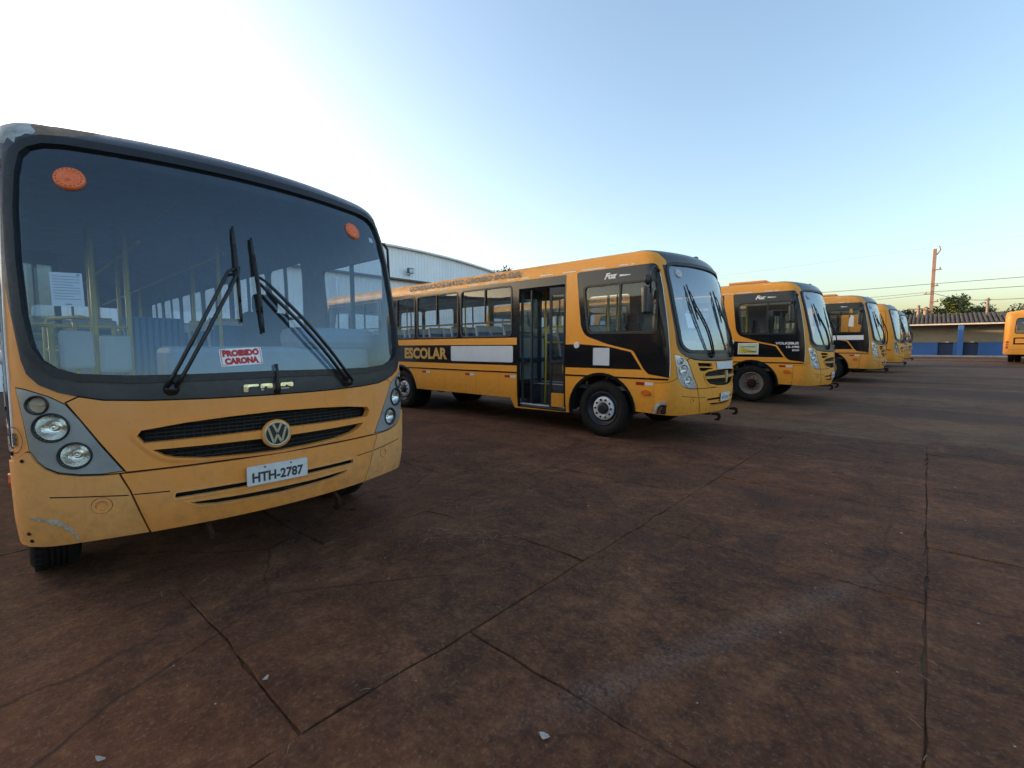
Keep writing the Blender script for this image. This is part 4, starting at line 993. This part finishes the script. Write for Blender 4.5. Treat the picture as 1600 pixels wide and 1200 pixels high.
        for x0, y0, x1, y1, yl in ((-3.355, -1.235, -3.20, -.86, False), (-3.17, -.86, -3.12, -1.22, False), (-2.64, -1.27, -2.32, -1.22, True)):
            d = Vector((x1-x0, y1-y0, 0)); Lw = d.length; d.normalize(); n = Vector((-d.y, d.x, 0))
            def fn(u, z_, dd, x0=x0, y0=y0, d=d, n=n): return Vector((x0, y0, 0))+d*u+n*dd+Vector((0, 0, z_))
            lf = MB()
            for (a0, b0, a1, b1) in ((0, .42, .045, 2.57), (Lw-.045, .42, Lw, 2.57), (.045, .42, Lw-.045, .50), (.045, 2.44, Lw-.045, 2.57), (.045, 1.22, Lw-.045, 1.28)): lf.prism(rect(a0, b0, a1, b1), -.015, .015, fn)
            lo_ = lf.build('door_leaf', [M['mask']], root)
            MB().prism(rect(.045, .50 if not yl else .72, Lw-.045, 1.22), -.003, .003, fn).build('pane', [M['glass_side']], lo_); MB().prism(rect(.045, 1.28, Lw-.045, 2.44), -.003, .003, fn).build('pane', [M['glass_side']], lo_)
            if yl: MB().prism(rect(.05, .43, Lw-.02, .68), .016, .028, lambda u, z_, dd: fn(u, z_, -dd)).build('lower_panel', [M['yellow']], lo_)
        for path in ([(-2.93, -1.02, .45), (-2.93, -1.0, 1.82), (-2.90, -.97, 1.90), (-2.75, -.75, 1.92), (-2.70, -.70, 1.90)], [(-2.70, -.68, .85), (-2.70, -.68, 2.78)], [(-2.93, -1.0, 1.60), (-2.70, -.68, 1.60)], [(-2.40, -1.05, .75), (-2.62, -.9, 1.15)]):
            MB().tube(path, .018, 8).build('handrail', [M['rail']], root)
    dsh = MB(); prof = [(-.36, 1.0), (-.34, 1.30), (-.42, 1.37), (-.70, 1.36), (-.84, 1.30), (-.88, .86), (-.40, .86)]
    dsh.prism([(a-.02, b) for a, b in prof], -1.10, 1.10, lambda p, q, d: Vector((p-.10*abs(d)**2, d, q)))
    dsh.build('dashboard', [M['dash']], root)
    MB().box((-.86, .32, 1.48), (.42, 1.62, .30), bev=.05).build('instrument_panel', [M['dash']], root)
    MB().box((-.82, .80, 1.70), (.40, .78, .20), bev=.07).build('instrument_binnacle', [M['dash']], root)
    MB().box((-1.15, -.02, 1.02), (1.0, .72, .36), bev=.06).build('engine_cover', [M['seat_blue']], root)
    sw = MB(); Ms = Matrix.Translation((-1.26, .68, 1.62)) @ Matrix.Rotation(R_(-28), 4, 'Y')
    sw.tube([Ms @ Vector((.23*math.cos(q), .23*math.sin(q), 0)) for q in np.linspace(0, 2*math.pi, 25)], .017, 8); sw.tube([Ms @ Vector((-.22, 0, 0)), Ms @ Vector((.22, 0, 0))], .014, 6).tube([Ms @ Vector((0, 0, 0)), Ms @ Vector((.1, 0, -.5))], .03, 8)
    sw.build('steering_wheel', [M['seat_black']], root)
    ds = MB(); ds.box((-1.72, .68, 1.22), (.48, .5, .14), bev=.05).box((-1.96, .68, 1.62), (.14, .48, .78), bev=.06, rot=Matrix.Rotation(R_(-8), 3, 'Y')).box((-2.02, .68, 2.10), (.10, .26, .2), bev=.04).box((-1.72, .68, 1.0), (.36, .36, .34)); ds.build('driver_seat', [M['seat_black']], root)
    MB().box((-2.22, .72, 1.36), (.04, .98, 1.0), bev=.01).build('partition', [M['seat_blue']], root)
    if v.get('jump'):
        for yy, zz in ((-.85, 1.60), (-.59, 1.56)):
            js = MB().box((-2.10, yy, zz), (.07, .225, .34), bev=.05).box((-1.92, yy, zz-.24), (.34, .225, .06), bev=.025).build('folding_seat', [M['seat_shell']], root)
            MB().tube([(-2.14, yy, .86), (-2.14, yy, zz+.24)], .016, 8).build('post', [M['rail']], js)
        for yy, zt in ((-.71, 2.75), (-.47, 2.75), (-1.0, 1.80)): MB().tube([(-2.18, yy, .86), (-2.18, yy, zt)], .022, 8).build('handrail', [M['rail']], root)
        MB().tube([(-2.18, -1.15, 1.81), (-2.18, -.47, 1.81)], .017, 8).tube([(-2.18, -1.0, 1.62), (-2.18, -.47, 1.60)], .015, 8).build('handrail', [M['rail']], root)
        rb_ = MB()
        for k in range(9): rb_.box((-3.30, -.30+.06*k, 1.50), (.05, .045, .92), bev=.012)
        rb_.box((-3.33, -.06, 1.50), (.02, .56, .94)); rb_.build('ribbed_screen', [M['ribbed_blue']], root)
    sh = _seat_mesh()
    for k in range(9):
        for sd in (-1, 1):
            xx = -3.75-.80*k if sd < 0 else -2.75-.80*k
            link('seat', sh, root, (xx, sd*.76, .86))
    for k, (xx, yy) in enumerate([(-2.15, .28), (-3.45, -.36), (-3.45, .36), (-5.1, -.36), (-6.7, .36), (-8.3, -.36)]+([] if v.get('jump') else [(-1.95, -1.1), (-1.95, -.42)])):
        MB().tube([(xx, yy, .86), (xx, yy, 2.98)], .019, 8).build('handrail', [M['rail']], root)
    for yy in (-.36, .36): MB().tube([(-2.2, yy, 2.62), (-10.8, yy, 2.62)], .016, 8).build('handrail', [M['rail']], root)
    if not v.get('jump'): MB().tube([(-1.95, -1.1, 1.70), (-1.95, -.42, 1.70)], .018, 8).tube([(-1.95, -1.1, 1.45), (-1.95, -.42, 1.45)], .018, 8).build('handrail', [M['rail']], root)
    MB().tube([(-3.45, -1.15, 1.75), (-3.45, -.36, 1.75)], .018, 8).build('handrail', [M['rail']], root)
    MB().box((-3.46, -.78, 1.28), (.03, .76, .82), bev=.01).build('partition', [M['seat_shell']], root)
    root['_'] = 1; del root['_']
    return root, ob
_sm = []
def _seat_mesh():
    if _sm: return _sm[0]
    mb = MB()
    for yy in (-.22, .22):
        mb.box((.18, yy, .40), (.42, .40, .08), 1, bev=.03)
        rot = Matrix.Rotation(R_(-10), 3, 'Y')
        mb.box((-.08, yy, .76), (.05, .41, .66), 0, rot=rot, bev=.06); mb.box((-.04, yy, .72), (.05, .36, .52), 1, rot=rot, bev=.03)
    for xx in (.0, .34): mb.tube([(xx, -.35, 0), (xx, -.35, .36), (xx, .35, .36), (xx, .35, 0)], .016, 6, 2)
    mb.tube([(-.12, -.40, .70), (-.16, -.38, 1.10), (-.16, .38, 1.10), (-.12, .40, .70)], .016, 6, 2)
    _sm.append(mb.mesh('seat', [M['seat_shell'], M['seat_blue'], M['rail']])); return _sm[0]
def wheel_set(style):
    """wheel axis along +Y, outer face at y=+; origin on the axle at the outer face"""
    RY = Matrix.Rotation(-math.pi/2, 4, 'X')
    R0 = .478; Wd = .25
    prof = [(.292, -.02), (.315, -.002), (.36, .012), (.42, .008), (.448, -.01), (R0-.006, -.035), (R0, -.06)]
    for k in range(4): z_ = -.075-.03*k; prof += [(R0, z_), (R0-.012, z_-.003), (R0-.012, z_-.010), (R0, z_-.013)]
    prof += [(R0, -Wd+.055), (R0-.006, -Wd+.03), (.44, -Wd), (.36, -Wd-.01), (.292, -Wd+.02)]
    tyre = MB().lathe(prof, 44, 0, RY)
    for k in range(44):     # tread blocks on the shoulders
        a = 2*math.pi*k/44
        for yy in (-.030, -Wd+.040):
            c = Vector((math.cos(a)*(R0-.004), yy, math.sin(a)*(R0-.004))); tyre.box(c, (.010, .036, .040), rot=Matrix.Rotation(-a, 3, 'Y'))
    subs = [('tyre', tyre.mesh('tyre', [M['tyre']]))]
    if style == 'ring':
        hub = MB().lathe([(.292, -.03), (.285, -.005), (.27, -.012), (.262, -.05), (.215, -.085), (.205, -.07), (.20, -.060)], 40, 0, RY)
        hub.lathe([(.20, -.060), (.192, -.040), (.104, -.040), (.096, -.055)], 40, 1, RY); hub.lathe([(.092, -.055), (.088, -.0), (.075, .012), (.06, .014), (.0005, .016)], 30, 2, RY)
        hm = hub.mesh('wheel', [M['rim_dark'], M['rim_white'], M['mask']])
        nut = MB()
        for k in range(10):
            a = 2*math.pi*k/10; nut.lathe([(.020, -.045), (.019, -.028), (.012, -.020), (.0005, -.018)], 8, 0, RY @ Matrix.Translation((.150*math.cos(a), .150*math.sin(a), 0)))
        subs.append(('wheel_nuts', nut.mesh('wheel_nuts', [M['dark']])))
    else:
        hub = MB().lathe([(.292, -.03), (.288, .002), (.275, .004), (.262, -.02), (.250, -.055), (.19, -.075), (.175, -.07), (.12, -.06)], 40, 0, RY)
        hub.lathe([(.12, -.06), (.115, -.02), (.09, .0), (.0005, .004)], 30, 1, RY)
        hm = hub.mesh('wheel', [M['rim_dusty'], M['rust']])
        nut = MB()
        for k in range(10):
            a = 2*math.pi*k/10; nut.lathe([(.015, -.07), (.0145, -.05), (.0005, -.045)], 8, 0, RY @ Matrix.Translation((.155*math.cos(a), .155*math.sin(a), 0)))
        subs.append(('wheel_nuts', nut.mesh('wheel_nuts', [M['rust']])))
    return {'hub': hm, 'sub': subs}
W1 = wheel_set('ring'); W2 = wheel_set('dusty')

# ------------------------------------------------------------------ the first bus, close by
WIP1 = [(((-.171, 2.451), (-.190, 1.785)), (-.603, 1.362), (-.205, 2.125)), (((-.064, 2.392), (-.060, 1.72)), (.563, 1.345), (-.042, 2.075))]
b1, o1 = bus(dict(paint='yellow_old', front='yellow_old', bumper='bumper_old', bumper_mid='yellow_old', glass='glass', axle=-1.38, cap_s=1.36, old_cap=True, mask_w=.065, glass_poly=GLASS1, flash=((-.988, 2.626), (.868, 2.648)), marker=False, jump=True, plate='HTH-2787', wheel=W2, hook_z=.40, hook_x=-.05, mirrors=False, wipers=WIP1),
         (-3.42, 1.302, -.115), 0, 'nearest yellow school bus with a red PROIBIDO CARONA sign on its windscreen')
# plate at 'HTH-2787', maker letters, sign, notice, scars
mask1 = o1[('front_mask',)]; gl1 = o1[('windscreen',)]
for nm_, polys_ in (('C', [rpoly([(-.213, 1.318), (-.186, 1.318), (-.184, 1.346), (-.170, 1.352), (-.122, 1.352), (-.116, 1.360), (-.122, 1.367), (-.205, 1.367), (-.213, 1.358)], .005)]),
                    ('A', [[(-.108, 1.338), (-.086, 1.337), (-.082, 1.349), (-.070, 1.351), (-.066, 1.337), (-.036, 1.334), (-.030, 1.342), (-.030, 1.362), (-.036, 1.368), (-.100, 1.368), (-.108, 1.360)], [(-.104, 1.324), (-.088, 1.322), (-.088, 1.331), (-.104, 1.333)]]),
                    ('O', [[(.024, 1.345), (.056, 1.344), (.060, 1.353), (.068, 1.355), (.074, 1.346), (.106, 1.338), (.112, 1.345), (.112, 1.364), (.106, 1.370), (.032, 1.369), (.024, 1.361)], [(.026, 1.325), (.080, 1.327), (.084, 1.333), (.026, 1.334)]])):
    lt = skin_patch('letter', M['gold'], polys_[0], .014, mask1, .008)
    for q in polys_[1:]: skin_patch('letter_remnant', M['emblem'], q, .011, lt, .004)
skin_patch('glue_mark', M['rust_paint'], rough([(-.028, 1.318), (.012, 1.316), (.014, 1.362), (-.024, 1.365)], .003, .012, 8), .0085, mask1, .002)
MB().tube([SP(.0, 1.300, .012), SP(.004, 1.34, .022), SP(-.004, 1.38, .03), SP(.004, 1.44, .032), SP(.0, 1.50, .022)], [.022, .017, .011, .010, .012], 7).build('aerial_cable', [M['rubber']], mask1)
sgn = skin_patch('warning_sign', M['paper'], rpoly([(-.330, 1.492), (-.076, 1.508), (-.083, 1.624), (-.337, 1.608)], .012), .0015, b1, .002)
bo = grow([(-.330, 1.492), (-.076, 1.508), (-.083, 1.624), (-.337, 1.608)], -.006); bi = grow([(-.330, 1.492), (-.076, 1.508), (-.083, 1.624), (-.337, 1.608)], -.0095)
Vb = bo+bi; on_skin('sign_border', M['red_print'], Vb, [(i, (i+1) % 4, 4+(i+1) % 4, 4+i) for i in range(4)], 0, 0, .0025, sgn)
rt = math.atan2(.016, .254)
for tx, k_, dv in (('PROIBIDO', 1.0, .026), ('CARONA', 1.0, -.026)):
    V2, F2 = fit(tx, .222 if tx == 'PROIBIDO' else .205, .044, .075)
    on_skin('lettering', M['red_print'], V2, F2, -.2065-dv*rt, 1.558+dv, .0027, sgn, rt)
nt = skin_patch('notice', M['paper'], [(-1.118, 1.858), (-.975, 1.858), (-.975, 2.055), (-1.118, 2.055)], -.012, b1, .001)
Vn = []; Fn = []
for k in range(9):
    b0 = len(Vn); y_ = 2.030-k*.0165; Vn += [(-1.106, y_), (-.988-(.03 if k % 4 == 3 else 0), y_), (-.988-(.03 if k % 4 == 3 else 0), y_+.0035), (-1.106, y_+.0035)]; Fn.append((b0, b0+1, b0+2, b0+3))
b0 = len(Vn); Vn += [(-1.06, 1.867), (-1.03, 1.867), (-1.03, 1.873), (-1.06, 1.873)]; Fn.append((b0, b0+1, b0+2, b0+3)); b0 = len(Vn); Vn += [(-1.0, 2.038), (-.985, 2.038), (-.985, 2.048), (-1.0, 2.048)]; Fn.append((b0, b0+1, b0+2, b0+3))
on_skin('print', M['grey_ink'], Vn, Fn, 0, 0, -.011, nt)
bcn = o1[('bumper_corner', -1)]
skin_patch('scar', M['dent'], rough([(-1.30, .662), (-1.24, .655), (-1.19, .640), (-1.145, .622), (-1.115, .585), (-1.088, .525), (-1.078, .49), (-1.088, .50), (-1.116, .555), (-1.15, .60), (-1.195, .620), (-1.25, .645)], .005, .012, 6), .0165, bcn, .005)
for s_, t_ in ((-1.305, .985), (-1.30, .515), (-1.31, .56)): MB().lathe([(.0005, .016), (.009, .015), (.011, .010)], 8, 0, skin_frame(s_, t_)).build('screw', [M['rust']], bcn)
V2, F2 = text2d('8', .10, .003, .7); on_skin('lettering', M['ink'], V2, F2, -1.362, 1.10, .006, o1[('body',)])
ci = circ(-1.362, 1.10, .062, 24, .072); co_ = circ(-1.362, 1.10, .066, 24, .076); on_skin('print', M['ink'], co_+ci, [(i, (i+1) % 24, 24+(i+1) % 24, 24+i) for i in range(24)], 0, 0, .006, o1[('body',)])
MB().tube([SP(1.30, 2.62, .0), (-.70, 1.345, 2.66), (-.66, 1.36, 2.60), (-.64, 1.36, 2.30), SP(1.31, 2.24, 0)], .013, 6).build('mirror_arm', [M['wiper']], b1)
skin_patch('inspection_sticker', M['paper'], rect(1.085, 2.60, 1.135, 2.64), -.008, b1, .001)

# ------------------------------------------------------------------ the second bus, door open
WIP2 = [(((-.872, 2.46), (-.765, 1.92)), (-.515, 1.375), (-.80, 2.12)), (((-.10, 2.42), (-.005, 1.90)), (.30, 1.375), (-.03, 2.09))]
b2, o2 = bus(dict(front_style='B', housing='silver_new', glass='glass_wind2', plate='worn', wheel=W1, square=True, wipers=WIP2),
         (-2.463, 7.965, G(-4, 8)), 0, 'second yellow school bus in the row with its passenger door open')
skin_patch('label', M['label_blue'], [(-.37, 1.272), (.50, 1.272), (.47, 1.145), (-.33, 1.160)], .016, b2)
skin_patch('notice', M['paper'], [(-.99, 1.80), (-.84, 1.80), (-.86, 2.02), (-1.0, 2.02)], -.012, b2, .001)
for poly, m_, o_ in (([(sx(-.60), .50), (sx(-.595), .58), (sx(-.545), .66), (sx(-.44), .685), (sx(-.40), .70), (sx(-.42), .645), (sx(-.48), .64), (sx(-.535), .60), (sx(-.55), .50)], 'peel', .018), ([(sx(-.54), .49), (sx(-.52), .60), (sx(-.47), .635), (sx(-.40), .63), (sx(-.40), .49)], 'dark', .016), ([(sx(-.52), .495), (sx(-.49), .60), (sx(-.46), .61), (sx(-.475), .495)], 'chrome', .021)):
    skin_patch('damage', M[m_], rough(poly, .006, .03, 9), o_, o2[('bumper_corner', -1)], .006)

# ------------------------------------------------------------------ third to sixth bus, and the one facing away
M['poster_b'] = simple('poster_yellow', (.60, .48, .05), .5, var=.3, scale=9); M['poster_c'] = simple('poster_green', (.06, .13, .04), .5)
b3, o3 = bus(dict(front_style='B', housing='silver_new', glass='glass_wind2', plate='worn', wheel=W2, hatch=True, wipers=WIP2,
         patches=[('label', 'white_print', rect(sx(-1.89), 1.225, sx(-1.40), 1.51)), ('poster', 'poster', rect(sx(-1.87), 1.245, sx(-1.42), 1.49)), ('poster', 'poster_b', rough([(sx(-1.86), 1.25), (sx(-1.45), 1.25), (sx(-1.46), 1.31), (sx(-1.6), 1.33), (sx(-1.72), 1.36), (sx(-1.86), 1.40)], .008, .04, 3)), ('poster', 'poster_c', rough([(sx(-1.66), 1.285), (sx(-1.45), 1.28), (sx(-1.45), 1.31), (sx(-1.66), 1.31)], .005, .04, 3)), ('poster', 'poster_c', rect(sx(-1.82), 1.405, sx(-1.47), 1.425))], texts=[('VOLKSBUS', .52, .062, sx(-.76), 1.50, 'white_print'), ('15-190', .28, .055, sx(-.64), 1.41, 'white_print'), ('EOD', .15, .04, sx(-.575), 1.33, 'white_print')]) if M.setdefault('poster', simple('yellow_green_poster', (.52, .58, .44), .5, var=.2, scale=9, dirt=(.35, .45, .2), dirt_amt=.5)) else {},
         (-1.78, 14.185, G(-3, 14)), R_(-.5), 'third yellow school bus in the row, yellow green poster on its flank')
b4 = copy_tree(b3); b4.location = (-1.12, 21.27, G(-2, 21)); b4.rotation_euler = (0, 0, R_(.4)); b4['label'] = 'fourth yellow school bus in the row, white strip on its flank'
def drop(root, names):
    for ch in list(root.children_recursive):
        if ch.name.split('.')[0] in names:
            for c in list(ch.children_recursive): bpy.data.objects.remove(c)
            bpy.data.objects.remove(ch)
drop(b4, {'poster', })
for c in [c for c in b4.children_recursive if c.name.startswith('label') and not c.name.startswith('label_line')]:
    if min((v_.co.x for v_ in c.data.vertices)) > -2.2 and max((v_.co.x for v_ in c.data.vertices)) < -1.2: bpy.data.objects.remove(c)
bd4 = [c for c in b4.children if c.name.startswith('body')][0]
for c in list(bd4.children):
    if c.name.startswith('lettering'): bpy.data.objects.remove(c)
skin_patch('label', M['white_print'], rect(sx(-1.45), 1.48, sx(-.52), 1.64), .012, bd4)
skin_patch('sticker', M['white_print'], [(sx(-.98), 1.95), (sx(-.80), 1.93), (sx(-.76), 2.3), (sx(-.86), 2.36), (sx(-.96), 2.2)], .002, bd4)
skin_patch('sticker', M['amber_ink'], rect(sx(-.92), 2.42, sx(-.78), 2.56), .014, bd4)
b5, o5 = bus(dict(plain=True, cab=True, front_style='A', glass='glass_wind2', wheel=W2, wipers=WIP1, mirrors=False), (-.78, 27.2, G(-2, 27)), 0, 'fifth yellow school bus in the row, plain yellow round its cab door')
def fade(root, names=('body', 'front_panel', 'bumper', 'bumper_corner')):
    for c in root.children:
        if c.name.split('.')[0] in names:
            c.data = c.data.copy()
            for k, m_ in enumerate(c.data.materials):
                if m_ == M['yellow']: c.data.materials[k] = M['yellow_dull']
                elif m_ == M['bumper']: c.data.materials[k] = M['yellow_dull']
fade(b4)
b6 = copy_tree(b5); b6.location = (-.66, 33.4, G(-2, 33)); b6['label'] = 'farthest yellow school bus in the row, mostly hidden behind the fifth'
fade(b6); b7 = copy_tree(b5); b7.location = (6.15, 50.75, G(5, 44)); b7.rotation_euler = (0, 0, R_(82)); b7['label'] = 'yellow bus at the right edge seen from behind, by the blue building'

# ------------------------------------------------------------------ litter and dry grass on the slabs
M['straw'] = simple('dry_grass', (.22, .17, .10), .8, var=.3); M['stone'] = simple('pale_grit', (.32, .29, .26), .85, var=.3)
rng = random.Random(3); mb = MB()
def blade(x, y, a, l_, lift):
    z = G(x, y)+.004; P = [(x+math.cos(a)*l_*f_, y+math.sin(a)*l_*f_, z+lift*math.sin(f_*math.pi*.8)) for f_ in (0, .35, .7, 1)]
    mb.tube(P, [.0015, .0014, .0011, .0006], 3, 0, False)
for cx, cy, n, sp_ in ((-2.75, 2.45, 26, .15), (-2.95, 2.3, 16, .14), (-2.5, 2.55, 8, .15), (-3.4, 3.1, 8, .2)):
    for _ in range(n): blade(rng.gauss(cx, sp_), rng.gauss(cy, sp_*.8), rng.uniform(0, 6.28), rng.uniform(.04, .16), rng.uniform(.003, .03))
for i in range(70):
    x = rng.choice([.07, -1.73, -3.53])+rng.gauss(0, .02); y = rng.uniform(.3, 8); blade(x, y, rng.uniform(0, 6.28), rng.uniform(.02, .06), rng.uniform(.004, .02))
tag(mb.build('dry_grass', [M['straw']]), kind='stuff')
mb = MB()
for i in range(240):
    x = rng.uniform(-5, 1.6); y = rng.uniform(.4, 9); r_ = rng.uniform(.002, .006)*(1.7 if rng.random() < .08 else 1); z = G(x, y)+r_*.35
    mb.add([(x+r_*rng.uniform(.7, 1.3), y, z), (x, y+r_*rng.uniform(.7, 1.3), z), (x-r_, y, z), (x, y-r_, z), (x, y, z+r_*.7), (x, y, z-r_*.5)], [(0, 1, 4), (1, 2, 4), (2, 3, 4), (3, 0, 4)])
tag(mb.build('grit', [M['stone']]), kind='stuff')
def scrap(x, y, L_, W_, a, label):
    P = []
    for k in range(7): f_ = k/6; P.append((f_-.5, math.sin(f_*math.pi)*.5))
    for k in range(5, 0, -1): f_ = k/6; P.append((f_-.5, -math.sin(f_*math.pi)*.5))
    z = G(x, y)+.006; V = []
    for u, v_ in P: V.append((x+(u*L_)*math.cos(a)-v_*W_*math.sin(a), y+(u*L_)*math.sin(a)+v_*W_*math.cos(a), z+.008*abs(u)*2+.003))
    n = len(V); V += [(a_, b_, c_-.002) for a_, b_, c_ in V]
    o = link('paper_scrap', raw_mesh('paper_scrap', V, [tuple(range(n)), tuple(reversed(range(n, 2*n)))]+[(i, n+i, n+(i+1) % n, (i+1) % n) for i in range(n)], [M['stone']])); tag(o, label, 'litter', 'scraps on the slabs')
scrap(-2.16, .16, .05, .018, .5, 'small pale scrap on the slab at bottom left')
scrap(-2.15, .72, .035, .02, 2.0, 'small pale scrap lying in the open joint left of centre')
scrap(-1.02, 1.32, .045, .03, .2, 'small pale curl of paper at the bottom middle')
